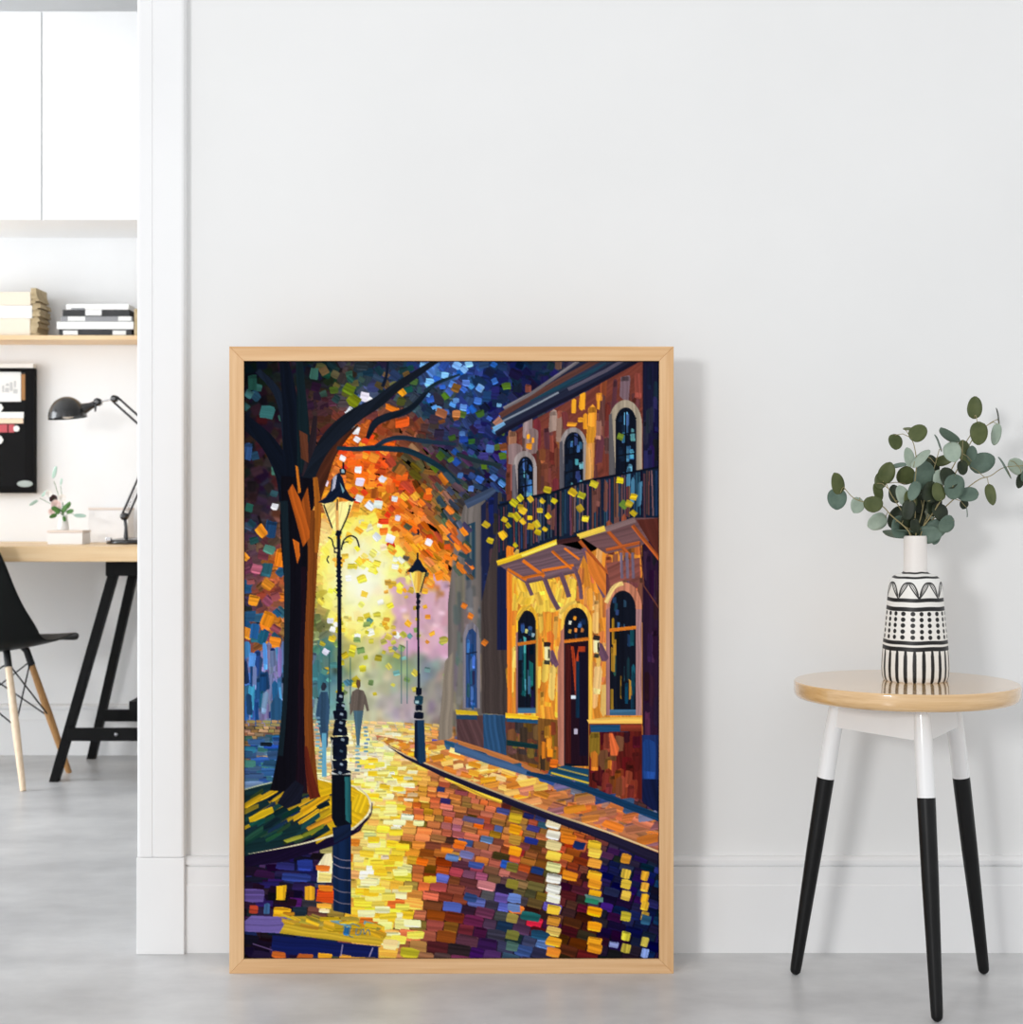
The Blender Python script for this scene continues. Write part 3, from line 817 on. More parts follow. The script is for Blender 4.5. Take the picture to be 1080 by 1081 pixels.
    for x, yy in ((543, 532), (550, 527), (562, 528), (573, 530), (578, 518), (586, 530), (539, 545), (544, 547), (554, 540), (570, 540), (579, 546), (534, 550), (537, 556), (552, 552), (559, 548), (565, 555), (560, 557), (606, 521), (613, 524),
                  (617, 549), (614, 538), (655, 508), (657, 534), (665, 533), (668, 526), (669, 543), (513, 555), (532, 566), (545, 577), (519, 572), (575, 560), (568, 563), (628, 512), (549, 536)):
        s = RU(5, 9)
        dab(x + rng.normal(0, 1), yy, s, s * .85, RU(0, 1), var(((206, 178, 34), (184, 160, 40), (220, 190, 50), (120, 130, 40))[0 if yy > 525 and x < 600 else rng.integers(4)], 8, 6))

    # ground storey
    fill([(537, 603), (552, 616), (678, 560), (679, 845), (622, 840), (622, 815), (596, 812), (570, 808), (537, 800)], (224, 140, 48))
    for _ in range(150):
        x, yy = RU(538, 640), RU(590, 755)
        c = ((240, 170, 56), (228, 140, 40), (246, 188, 80), (222, 128, 40), (250, 200, 96))[rng.integers(5)] if x < 600 else ((226, 150, 70), (232, 142, 50), (206, 120, 60), (240, 180, 100))[rng.integers(4)]
        dab(x, yy, RU(4, 8), RU(14, 34), rng.normal(0, .05), var(c, 5, 5))
    for _ in range(30):
        dab(RU(548, 605), RU(612, 640), RU(6, 10), RU(12, 22), rng.normal(0, .2), var((246, 196, 70), 5, 6))
    for _ in range(40):
        dab(RU(640, 678), RU(560, 635), RU(5, 9), RU(16, 30), rng.normal(0, .05), var(((130, 68, 48), (150, 84, 60), (112, 66, 64), (176, 96, 50))[rng.integers(4)], 8, 5))
    fill([(535, 603), (541, 608), (541, 756), (536, 756)], (226, 124, 40))
    fill([(679, 548), (697, 548), (697, 862), (679, 850)], (40, 22, 44))
    for _ in range(16):
        dab(RU(682, 695), RU(560, 780), 5, 30, 0, var((52, 28, 50), 20, 6))
    # eaves under the balcony
    fill([(527, 598), (589, 575), (618, 583), (610, 606), (556, 618)], (110, 84, 92))
    fill([(610, 566), (671, 548), (697, 548), (697, 566), (676, 578), (640, 586)], (108, 76, 78))
    fill([(672, 550), (697, 548), (697, 590), (684, 570)], (84, 40, 34))
    for a, b, w in (((536, 602), (556, 614), 3), ((552, 593), (575, 610), 3.6), ((572, 604), (606, 598), 3), ((583, 583), (604, 602), 3), ((551, 612), (575, 607), 3), ((596, 580), (612, 592), 2.6)):
        line([a, b], w, (214, 110, 34), False)
    for a, b, w in (((642, 562), (676, 600), 4), ((640, 582), (676, 574), 3.4), ((668, 556), (697, 592), 4), ((612, 572), (640, 606), 4)):
        line([a, b], w, (176, 86, 40), False)
    for a, b in (((616, 572), (624, 640)), ((612, 574), (640, 632))):
        pass
    for pts, w in (([(556, 616), (562, 630)], 4), ([(575, 612), (582, 630), (590, 645)], 5), ([(592, 606), (598, 622), (601, 632)], 5), ([(606, 600), (612, 616), (614, 634)], 4), ([(616, 580), (628, 608), (639, 632)], 5), ([(660, 590), (664, 612), (662, 618)], 3)):
        line(pts, w, (104, 76, 92))
    fill([(618, 582), (640, 606), (640, 632), (622, 606)], (216, 120, 46))
    fill([(640, 596), (676, 590), (676, 618), (660, 614), (646, 625)], (130, 74, 66))
    for x in (656, 662, 668):
        line([(x, 585), (x + 1, 612)], 3, (120, 104, 124), False)
    line([(676, 574), (680, 620), (697, 645)], 1.4, (110, 60, 50), False)
    line([(525, 596), (553, 587), (589, 573)], 5.5, (236, 190, 40), False)
    line([(551, 588), (589, 574)], 3, (250, 222, 90), False)
    line([(610, 568), (640, 560), (671, 550)], 6, (130, 104, 104), False)
    line([(610, 568), (639, 559)], 6, (238, 200, 76), False)
    line([(588, 574), (612, 570)], 5, (60, 32, 34), False)

    for kind, (ol, orx, ot, il, ir, it, bot, fr, fr2) in (('w', (545, 568, 640, 547, 566, 646, 755, (246, 184, 50), (150, 104, 110))), ('d', (592, 626, 638, 596, 621.5, 643, 811, (244, 186, 70), (180, 116, 96))), ('w', (640, 678, 616, 644, 671.5, 625, 757, (196, 124, 96), (160, 110, 110)))):
        arch(ol, orx, ot, bot, fr)
        fill([(ol, bot), (ol, ot + 30), (ol + 4, ot + 26), (il + 1, bot)], fr2)
        if kind == 'w':
            fill([(ir, bot), (ir, it + 20), (orx, it + 20), (orx, bot)], (158, 116, 116) if ol > 600 else (206, 160, 70))
        arch(il, ir, it, bot, (18, 22, 34))
        tr = it + (40 if ol > 600 else 34)
        for _ in range(26 if kind == 'w' else 10):
            x, yy = RU(il + 2, ir - 2), RU(it + 6, bot - 8)
            if yy < tr:
                c = ((40, 70, 110), (60, 90, 140), (24, 40, 60), (28, 60, 80))[rng.integers(4)]
            elif kind == 'w':
                c = ((30, 80, 90), (24, 50, 70), (170, 130, 40), (40, 70, 60), (14, 20, 30), (150, 110, 30))[rng.integers(6)] if ol > 600 else ((30, 90, 90), (24, 60, 80), (20, 30, 44), (60, 130, 130), (14, 16, 26))[rng.integers(5)]
            else:
                c = ((30, 14, 24), (20, 12, 26))[rng.integers(2)]
            dab(x, yy, RU(2.5, 4.5), RU(5, 9) if yy < tr else RU(12, 26), 0, var(c, 14, 6))
        if kind == 'w':
            line([((il + ir) / 2, tr), ((il + ir) / 2, bot)], 2, (14, 16, 26), False)
            line([((il + ir) / 2, it + 2), ((il + ir) / 2, tr)], 1.4, (14, 18, 30), False)
            fill([(il, bot - 6), (ir, bot - 6), (ir, bot), (il, bot)], (60, 100, 130))
        line([(il - .5, tr + 2), (ir + .5, tr - 1)], 3.6, (222, 124, 36), False)
    # door details
    fill([(597, 682), (621, 679), (621, 811), (597, 808)], (34, 16, 28))
    fill([(597, 682), (603, 682), (603, 808), (597, 808)], (76, 26, 26))
    fill([(603, 684), (606, 684), (608, 700), (611, 684), (618, 684), (618, 690), (613, 690), (611, 740), (608, 740)], (170, 60, 30))
    fill([(611, 690), (620, 690), (620, 800), (612, 800)], (22, 16, 34))
    fill([(608, 700), (612, 700), (612, 760), (608, 760)], (18, 46, 70))
    fill([(589, 690), (596, 660), (596, 812), (589, 808)], (188, 120, 100))
    dab(605.5, 738, 5, 4, 0, (210, 220, 230))
    dab(608, 774, 4, 6, 0, (190, 180, 200))
    for x, yy, c in ((607, 654, (230, 150, 40)), (602, 659, (220, 220, 200)), (608, 667, (230, 130, 60)), (602, 668, (200, 150, 60)), (615, 667, (200, 120, 60)), (612, 662, (80, 130, 200)), (556, 668, (190, 190, 120)), (563, 672, (150, 180, 190))):
        dab(x, yy, 3, 4, .2, c)
    line([(592, 650), (600, 640), (609, 637)], 3.5, (250, 206, 90))
    line([(640, 638), (648, 622), (658, 617)], 4.5, (246, 210, 130))
    line([(546, 656), (552, 646), (560, 642)], 3.5, (250, 200, 70))
    # wall lanterns
    for x, yy in ((578, 689), (630, 682)):
        dab(x + 6, yy + 8, 8, 18, -.4, (104, 72, 92))
        dab(x, yy + 2, 7, 14, 0, (236, 226, 170))
        dab(x, yy - 7, 7, 5, .1, (44, 36, 34))
        dab(x + 2, yy + 3, 2, 10, 0, (60, 50, 40))
        dab(x, yy + 12, 6, 4, .1, (60, 60, 50))
    dab(583, 722, 7, 34, .05, (250, 210, 110))
    dab(631, 720, 8, 30, .05, (246, 200, 130))
    # plinth
    fill([(534, 757), (570, 760), (570, 810), (535, 802)], (86, 60, 44))
    for _ in range(22):
        dab(RU(537, 568), RU(765, 800), RU(6, 11), RU(10, 18), 0, var(((120, 92, 44), (90, 60, 48), (124, 70, 50), (66, 50, 44))[rng.integers(4)], 8, 5))
    fill([(535, 783), (568, 788), (568, 793), (535, 789)], (20, 50, 54))
    fill([(534, 754.5), (569, 758), (569, 762), (534, 760)], (244, 190, 40))
    fill([(535, 760), (569, 762), (569, 766), (535, 764)], (30, 74, 110))
    fill([(568, 760), (589, 762), (590, 818), (569, 814)], (120, 78, 34))
    for _ in range(16):
        dab(RU(571, 588), RU(766, 812), 5, RU(10, 18), 0, var(((150, 106, 34), (110, 60, 34), (206, 124, 40), (70, 46, 40))[rng.integers(4)], 8, 5))
    dab(581, 797, 6, 9, 0, (240, 140, 30))
    dab(585, 808, 8, 8, 0, (230, 110, 30))
    fill([(622, 764), (678, 764), (678, 846), (622, 838)], (92, 28, 24))
    for _ in range(34):
        dab(RU(625, 676), RU(778, 838), RU(6, 11), RU(12, 24), 0, var(((96, 30, 24), (84, 22, 26), (124, 56, 36), (70, 18, 26), (110, 70, 44))[rng.integers(5)], 10, 5))
    dab(628, 788, 10, 24, 0, (140, 110, 36))
    dab(628, 806, 8, 20, 0, (206, 120, 40))
    fill([(643, 776), (647, 776), (654, 792), (652, 800), (645, 800)], (220, 104, 56))
    dab(644, 812, 4, 16, 0, (206, 120, 40))
    for _ in range(14):
        dab(RU(636, 676), RU(822, 842), 7, 18, .05, var((130, 56, 36), 10, 6))
    fill([(620, 762), (640, 759), (678, 759), (678, 766), (622, 766)], (246, 190, 90))
    fill([(623, 767), (678, 767), (678, 774), (624, 775)], (30, 76, 116))
    fill([(655, 767), (678, 767), (678, 774), (655, 774)], (130, 52, 36))
    fill([(678, 778), (697, 778), (697, 864), (678, 848)], (28, 46, 96))
    dab(686, 805, 14, 40, 0, (30, 62, 124))
    fill([(678, 825), (697, 825), (697, 864), (678, 848)], (18, 26, 60))
    # steps
    fill([(580, 815), (596, 810), (622, 814), (622, 832), (600, 828), (578, 820)], (24, 70, 100))
    line([(582, 818), (622, 829)], 2, (220, 190, 60), False)
    line([(589, 813), (621, 821)], 1.6, (190, 170, 90), False)

    # pavement and kerb
    pav = [(396, 778), (440, 786), (480, 782), (536, 800), (575, 818), (620, 832), (697, 862), (697, 906), (640, 882), (587, 864), (547, 849), (480, 823), (429, 800), (410, 789)]
    fill(pav, (196, 120, 66))
    for _ in range(230):
        t = rng.random()
        x = 400 + 297 * t
        top = np.interp(x, [396, 440, 480, 536, 575, 620, 697], [779, 787, 785, 806, 822, 834, 864])
        bot = np.interp(x, [396, 429, 480, 547, 587, 640, 697], [780, 800, 822, 848, 862, 880, 902])
        yy = RU(top + 2, bot - 3)
        q = (x - 440) / 250
        cols = ((244, 160, 40), (250, 196, 90), (232, 140, 50), (206, 130, 90), (246, 206, 130)) if q < .55 else ((206, 120, 60), (190, 110, 80), (226, 130, 50), (150, 100, 96), (170, 110, 70))
        if yy < top + 7 and x > 470:
            cols = ((40, 74, 116), (60, 90, 130), (110, 110, 130))
        s = np.interp(x, [400, 480, 600, 697], [.35, .7, 1, 1.2])
        dab(x, yy, 19 * s * RU(.8, 1.2), 7.5 * s, -.18 if rng.random() < .7 else .3, var(cols[rng.integers(len(cols))], 6, 6))
    fill([(480, 786), (506, 796), (536, 806), (560, 816), (560, 822), (520, 810), (480, 796)], (70, 100, 140))
    line([(556, 818), (590, 826), (622, 836), (697, 866)], [4, 7, 7, 8], (20, 56, 92), False)
    line([(410, 789), (429, 801), (480, 825), (547, 852), (587, 867), (640, 886), (697, 910)], [2, 4, 6, 7, 7, 9, 12], (30, 26, 48), False)
    line([(404, 786), (429, 799.5), (480, 821), (547, 847.5), (587, 862.5), (640, 880), (697, 902)], [1, 1.4, 1.6, 1.8, 2, 2, 1.8], (236, 204, 150), False)
    line([(470, 824), (500, 838), (530, 849)], [2, 4, 4], (240, 190, 60), False)

    # walkers in the haze
    for pts, c in (([(339, 727), (341, 722), (344, 723), (345, 727), (343, 731), (340, 731)], (40, 44, 58)), ([(336, 740), (339, 732), (346, 732), (348.5, 748), (347, 770), (346, 790), (342, 796), (338.5, 780), (336.5, 768), (333.5, 756)], (46, 72, 98)),
                   ([(340, 776), (344.5, 776), (345, 822), (340, 822)], (90, 150, 176)), ([(376, 724), (377, 719), (380.5, 720), (381, 726), (378.5, 730)], (90, 64, 48)),
                   ([(369, 744), (372, 732), (377, 729), (384, 731), (387, 738), (390, 752), (387.5, 753), (385, 745), (384, 752), (381, 770), (379.5, 780), (377, 780), (374.5, 764), (373, 752), (370, 758)], (104, 92, 84))):
        fill(pts, c)
    fill([(373.5, 752), (384, 752), (381, 774), (379.5, 790), (377, 790)], (70, 100, 116))
    for x, y0_, y1_ in ((378, 790, 816), (387, 770, 796), (339, 792, 815), (336, 760, 790)):
        for yy in np.arange(y0_, y1_, 4.2):
            dab(x + rng.normal(0, .7), yy, 4.5, 2.2, 0, var((120, 166, 180), 6, 6))

    # lamps
    ink, ink2 = (12, 18, 34), (30, 62, 78)

    def lamp_line(pts, w):
        line(pts, w, ink)
    fill([(340, 532), (374, 530), (370, 541), (361, 562), (353, 562), (344, 545)], (250, 226, 140))
    fill([(354, 531), (358, 531), (357.5, 561), (355, 561)], (214, 160, 90))
    fill([(358, 532), (368, 532), (361, 560), (358.5, 560)], (252, 232, 150))
    lamp_line([(342, 534), (346, 545), (351, 559)], 1.5)
    lamp_line([(370, 534), (367, 546), (360, 562)], 1.6)
    lamp_line([(356.5, 528), (356, 540)], 1.3)
    fill([(336, 531.5), (344, 526), (349, 518), (350, 508), (354, 503), (358, 500), (362, 506), (365, 517), (370, 525), (376.5, 529), (372, 531), (362, 527), (357, 526), (352, 531), (343, 533)], (16, 26, 46))
    fill([(352, 505), (356, 502), (354, 516), (350, 520)], (170, 170, 186))
    fill([(359, 510), (364, 519), (362, 522)], (110, 150, 160))
    dab(362, 499, 7, 6, 0, ink)
    dab(362, 498.5, 3.5, 3.5, 0, (150, 180, 190))
    lamp_line([(362.5, 496), (362.5, 489)], 1.8)
    dab(357.5, 564.5, 6, 6, .3, ink)
    lamp_line([(357.5, 562), (358, 600), (358.5, 640), (358.8, 735)], [3.6, 4.2, 4, 5])
    for yy in np.arange(590, 632, 5):
        dab(358.2, yy, 6, 3, .4, ink)
    lamp_line([(346.5, 568.5), (350.5, 571), (352, 577), (354, 581)], 1.4)
    lamp_line([(360.5, 582), (363, 572), (370, 567), (376.5, 570), (379.5, 579)], 1.6)
    lamp_line([(361, 578), (364, 574), (368, 573.5)], 1.1)
    dab(355.5, 582.5, 6, 6, 0, ink)
    dab(355.5, 582.5, 2.6, 2.6, 0, (250, 230, 160))
    lamp_line([(347.5, 588), (345.5, 592), (347.5, 596)], 1.3)
    for yy, w, h in ((738, 8, 10), (748, 10, 8), (757, 14, 9), (766, 12, 8), (774, 15, 9), (784, 18, 9), (796, 14, 16), (810, 17, 10), (819, 20, 8)):
        dab(359.2, yy, w, h, 0, ink)
        dab(361 + rng.normal(0, 1), yy - 1, 3.4, 2.6, .4, (140, 156, 170) if yy != 796 else (60, 80, 96))
    line([(351, 783), (349.8, 800), (352, 816)], 1.2, (190, 190, 180))
    line([(350, 818), (359, 821), (370, 819)], 2.4, (196, 196, 190))
    fill([(350.5, 820), (370.5, 820), (371.5, 872), (368, 879), (354, 874), (350.5, 866)], (12, 16, 26))
    fill([(364, 822), (370, 822), (370.5, 872), (365, 868)], (34, 92, 96))
    fill([(351, 876), (371, 872), (371, 884), (353, 893)], (18, 30, 56))
    fill([(433, 605), (450.5, 604), (443.5, 627.5), (438.5, 627.5)], (246, 204, 90))
    fill([(441, 605), (446, 605), (442.5, 626), (440.5, 626)], (220, 160, 60))
    line([(433, 605), (438.5, 627)], 1, (220, 214, 190), False)
    lamp_line([(450.5, 604), (444, 627)], 1.2)
    fill([(430, 605), (436, 598), (438, 594), (441, 590), (444.5, 594), (447, 599), (452, 605), (446, 606), (441, 603), (436, 606)], (14, 26, 44))
    lamp_line([(441, 592), (441, 585)], 2.2)
    lamp_line([(441.5, 560), (442, 566)], 2)
    lamp_line([(441.3, 627), (441.8, 680), (442.3, 730)], [3, 2.2, 2.6])
    for yy in (631, 637, 643):
        dab(441.6, yy, 4.2, 4, .2, ink)
    for yy, w, h in ((732, 6, 8), (741, 9, 9), (749, 7, 6), (757, 10, 7)):
        dab(442.4, yy, w, h, 0, ink2 if yy == 741 else ink)
    dab(440.5, 743, 4, 3, 0, (150, 180, 184))
    fill([(438, 762), (448, 762), (450, 806), (444, 809), (437.5, 801)], (24, 50, 76))
    fill([(438, 762), (441, 762), (441, 803), (437.5, 801)], (14, 24, 44))
    for x in (348, 370, 424, 430):
        line([(x, 660 + (x % 7) * 6), (x, 745)], 1, (60, 96, 100), False)

    # average down to the output grid, black rim paints in the frame's inner shadow with the dark margin
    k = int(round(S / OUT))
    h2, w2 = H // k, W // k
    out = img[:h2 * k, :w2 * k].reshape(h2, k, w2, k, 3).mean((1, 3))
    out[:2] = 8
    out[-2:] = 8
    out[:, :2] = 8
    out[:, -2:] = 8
    v = out / 255
    lin = np.where(v <= 0.04045, v / 12.92, ((v + 0.055) / 1.055) ** 2.4)
    return lin


def grid_mesh(name, pts, cols, mat_, parent):
    """pts, cols: (rows, columns, 3) arrays"""
    h, w = pts.shape[:2]
    me = bpy.data.meshes.new(name)
    idx = np.arange(h * w).reshape(h, w)
    quads = np.stack([idx[:-1, :-1], idx[1:, :-1], idx[1:, 1:], idx[:-1, 1:]], -1).reshape(-1, 4)
    n = len(quads)
    me.vertices.add(h * w)
    me.vertices.foreach_set('co', pts.reshape(-1).astype(np.float32))
    me.loops.add(n * 4)
    me.loops.foreach_set('vertex_index', quads.reshape(-1).astype(np.int32))
    me.polygons.add(n)
    me.polygons.foreach_set('loop_start', np.arange(0, n * 4, 4, dtype=np.int32))
    me.polygons.foreach_set('use_smooth', np.ones(n, bool))
    me.update(calc_edges=True)
    a = me.color_attributes.new('paint', 'FLOAT_COLOR', 'POINT')
    a.data.foreach_set('color', np.concatenate([cols, np.ones((h, w, 1))], -1).reshape(-1).astype(np.float32))
    me.materials.append(mat_)
    o = bpy.data.objects.new(name, me)
    COL.objects.link(o)
    o.parent = parent
    return o


FD = 2.717
FX0, FX1 = (242 - CX) * FD / F, (711.3 - CX) * FD / F
FZ0, FZ1 = 0.0, HC + (HY - 365.7) * FD / F
RW, FT = 0.0252, 0.045
pic = thing('framed_painting', 'large framed oil painting of a lamplit rainy street standing on the floor', 'painting', ((FX0 + FX1) / 2, FD + FT / 2, 0))


def rail(name, outer, inner, mt):
    """a mitred rail: outer edge pair and inner edge pair in (x, z)"""
    o = MB()
    o.prism([outer[0], outer[1], inner[1], inner[0]], FD, FD + FT)
    return o.build(name, mt, pic, bevel=.0009)


a, b, c, d = (FX0, FZ0), (FX1, FZ0), (FX1, FZ1), (FX0, FZ1)
ai, bi, ci, di = (FX0 + RW, FZ0 + RW), (FX1 - RW, FZ0 + RW), (FX1 - RW, FZ1 - RW), (FX0 + RW, FZ1 - RW)
g_ = .00025
rail('frame_rail', (d, a), (di, ai), M['frame_v'])
rail('frame_rail', (b, c), (bi, ci), M['frame_v'])
rail('frame_rail', (a, b), (ai, bi), M['frame_h'])
rail('frame_rail', (c, d), (ci, di), M['frame_h'])
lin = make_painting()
gh, gw = lin.shape[:2]
gx = np.linspace(FX0 + RW - .001, FX1 - RW + .001, gw) - pic.location.x
gz = np.linspace(FZ1 - RW + .001, FZ0 + RW - .001, gh)
pts = np.zeros((gh, gw, 3))
pts[..., 0] = gx[None, :]
pts[..., 2] = gz[:, None]
pts[..., 1] = FD + .005 - pic.location.y
pts[..., 1] -= (lin.mean(-1) ** .5) * .0002                       # thicker paint where it is pale
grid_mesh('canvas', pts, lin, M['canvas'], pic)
MB().box(FX0 + RW - .004, FX1 - RW + .004, FD + .008, FD + .036, FZ0 + RW - .004, FZ1 - RW + .004).build('backing_board', M['backing'], pic)
es = MB()
xm = (FX0 + FX1) / 2
es.add([(xm - .05, FD + FT, .60), (xm + .05, FD + FT, .60), (xm + .07, BASE - .004, 0.0), (xm - .07, BASE - .004, 0.0),
        (xm - .05, FD + FT + .008, .60), (xm + .05, FD + FT + .008, .60), (xm + .07, BASE, 0.0), (xm - .07, BASE, 0.0)],
       [(0, 1, 2, 3), (7, 6, 5, 4), (0, 4, 5, 1), (1, 5, 6, 2), (2, 6, 7, 3), (3, 7, 4, 0)])
es.build('easel_strut', M['backing'], pic)

# ------------------------------------------------------------------ stool
SX, SY, ST = 0.664, 2.632, 0.518
stool = thing('stool', 'round wooden topped stool with white legs dipped in black, standing right of the painting', 'stool', (SX, SY, 0))
R_ = 0.186
T_ = 0.029
sp = [(R_ - .012, ST - T_), (R_ - .004, ST - T_ + .002), (R_ - .0006, ST - T_ + .007), (R_, ST - T_ + .012), (R_, ST - .0034), (R_ - .0004, ST - .0016), (R_ - .0014, ST - .0005), (R_ - .0032, ST)]
MB().lathe((SX, SY, 0), sp, 128).build('seat', M['seat'], stool)
feet = [Vector(((839.3 - CX) * 2.711 / F, 2.713, 0)), Vector(((989.5 - CX) * 2.466 / F, 2.466, 0)), Vector(((1039 - CX) * 2.717 / F, 2.717, 0))]
tops = [Vector(((885.5 - CX) * 2.685 / F, 2.685, ST - T_)), Vector(((973 - CX) * 2.530 / F, 2.530, ST - T_)), Vector(((1004.5 - CX) * 2.69 / F, 2.69, ST - T_))]


def leg_radius(t):                      # t = 0 at the seat, 1 at the floor
    return np.interp(t, [0, .12, .3, .55, 1], [.0125, .0146, .0146, .0135, .0092])


for tp, ft in zip(tops, feet):
    n = 40
    pts = []
    cut = .345
    ax = (ft - tp)
    tcut = (tp.z - cut) / tp.z

    def seg(t0, t1, k, foot=False, e=0.0):
        ps, rs = [], []
        for i in range(k + 1):
            t = t0 + (t1 - t0) * i / k
            ps.append(tp + ax * t)
            rs.append(leg_radius(t) + e)
        if foot:                         # rounded foot
            ps, rs = ps[:-1], rs[:-1]
            L = ax.length
            for k in range(9):
                a_ = math.pi / 2 * k / 8
                ps.append(tp + ax * (1 - .009 * (1 - math.sin(a_)) / L))
                rs.append(max(.0004, .0093 * math.cos(a_)))
        return MB().tube(ps, rs, 32)
    lg = seg(-.01, tcut, 14).build('leg', M['white_paint'], stool)
    bl = seg(tcut, 1.0, 20, True, .0002).build('dipped_end', M['black_paint'], lg)
    bl['label'] = 'black painted lower end of leg'
# apron boards between the legs
for i, j in ((0, 1), (1, 2), (2, 0)):
    k0, k1 = .0, (ST - T_ - .434) / (ST - T_)
    A0, A1 = tops[i], tops[i].lerp(feet[i], k1)
    B0, B1 = tops[j], tops[j].lerp(feet[j], k1)
    dr = (B0 - A0).normalized()
    nn = Vector((-dr.y, dr.x, 0)) * .008
    vs = [A0 - nn, B0 - nn, B1 - nn, A1 - nn, A0 + nn, B0 + nn, B1 + nn, A1 + nn]
    MB().add(vs, [(0, 1, 2, 3), (7, 6, 5, 4), (0, 4, 5, 1), (1, 5, 6, 2), (2, 6, 7, 3), (3, 7, 4, 0)]).build('apron', M['white_paint'], stool, bevel=.001)

# ------------------------------------------------------------------ vase
VX, VY = (966.3 - CX) * 2.65 / F, 2.65
vase = thing('vase', 'white ceramic bottle vase with black bands, dots and stripes on the stool', 'vase', (VX, VY, ST))


def zpx(py):
    return HC - (py - HY) * 2.65 / F


ctl = [(719.4, .0470), (718.7, .0505), (716.8, .0535), (712.5, .0555), (704, .0563), (694, .0556), (680, .0539), (660, .0507), (639, .0474), (628, .0459), (620, .0450), (616, .0441), (612.5, .0424), (610, .0400),
       (607.5, .0350), (606, .0290), (605, .0235), (603.8, .0204), (602, .0198), (590, .0195), (575, .0192), (567.5, .0193), (566, .0190), (565.4, .0180), (566, .0168), (570, .0160), (590, .0158), (606, .0158)]
zz = np.array([zpx(p) for p, _ in ctl])
zz[0] = ST
rr = np.array([r for _, r in ctl])
dist = np.concatenate([[0], np.cumsum(np.hypot(np.diff(zz), np.diff(rr)))])
samp = np.linspace(0, dist[-1], 560)
zs, rs = np.interp(samp, dist, zz), np.interp(samp, dist, rr)
ker = np.ones(7) / 7
rs = np.convolve(np.pad(rs, 3, mode='edge'), ker, 'valid')
NA = 420
th = np.linspace(0, 2 * np.pi, NA + 1)
pys = (HC - zs) * F / 2.65 + HY                       # back to the height scale used above
inner = samp > dist[23]
phi = th + np.pi / 2                                  # 0 where the vase faces the room
TT, PY = np.meshgrid(phi, pys)
RR = np.repeat(rs[:, None], NA + 1, 1)
ink = np.zeros_like(PY)


def soft(d, w):
    return np.clip((w - d) / .35 + .5, 0, 1)


wob = .25 * np.sin(TT * 3 + .4) + .2 * np.sin(TT * 7)
for y, w in ((604.4, .9), (608.9, 1.1), (632.2, 2.0), (641.4, 2.2), (676.2, 2.0), (682.7, 2.2)):
    ink = np.maximum(ink, soft(np.abs(PY + wob - y), w))
pxs = RR * F / 2.65                                    # pixels per radian
for pw, lw in ((2.9, .8), (1.55, .42), (.86, .7)):
    NARCH = 8
    X_ = np.abs((((TT - .28) * NARCH / (2 * np.pi) + .5) % 1) - .5) * 2      # 0 at an arch's crown, 1 where two arches meet
    yy = 630.8 - 16.6 * (1 - X_ ** pw)
    sl = np.abs(np.gradient(yy, axis=1) / (np.gradient(TT, axis=1) * pxs + 1e-9))
    dd = np.abs(PY - yy) / np.sqrt(1 + sl ** 2)
    ink = np.maximum(ink, soft(dd, lw) * (yy < 630.8))
nd = 21
pd = (((TT + .05) * nd / (2 * np.pi) + .5 + .07 * np.sin(TT * 6)) % 1 - .5) * (2 * np.pi / nd) * pxs
for y in (646.3, 652.3, 658.3, 664.6, 670.6):
    ink = np.maximum(ink, soft(np.hypot(pd, PY - y), 2.35))
ns = 23
ps_ = (((TT) * ns / (2 * np.pi) + .5) % 1 - .5) * (2 * np.pi / ns) * pxs
taper = np.interp(PY, [684, 690, 700, 716, 719], [1.2, 1.9, 2.1, 1.9, 1.0])
ink = np.maximum(ink, np.clip((taper - np.abs(ps_)) / .35 + .5, 0, 1) * (PY > 683.5) * (PY < 719))
ink[inner] = 0
white, black, neck = np.array(s2l((240, 238, 233))), np.array(s2l((22, 21, 22))), np.array(s2l((238, 232, 226)))
basec = np.where((PY < 603.5)[..., None], neck, white)
basec = basec * (1 + rng.normal(0, .012, PY.shape)[..., None])
colr = basec * (1 - ink[..., None]) + black * ink[..., None]
pts = np.stack([RR * np.cos(th)[None, :], RR * np.sin(th)[None, :], np.repeat(zs[:, None], NA + 1, 1) - ST], -1)
# phi = th + 90 degrees: the facing side (th = -90 degrees) is phi = 0
grid_mesh('body', pts[:, ::-1], colr[:, ::-1], M['vase'], vase)
MB().lathe((VX, VY, 0), [(.001, ST + .0005), (.0468, ST + .0005), (.0468, ST + .002), (.001, ST + .002)], 64).build('base', M['glass_pot'], vase)

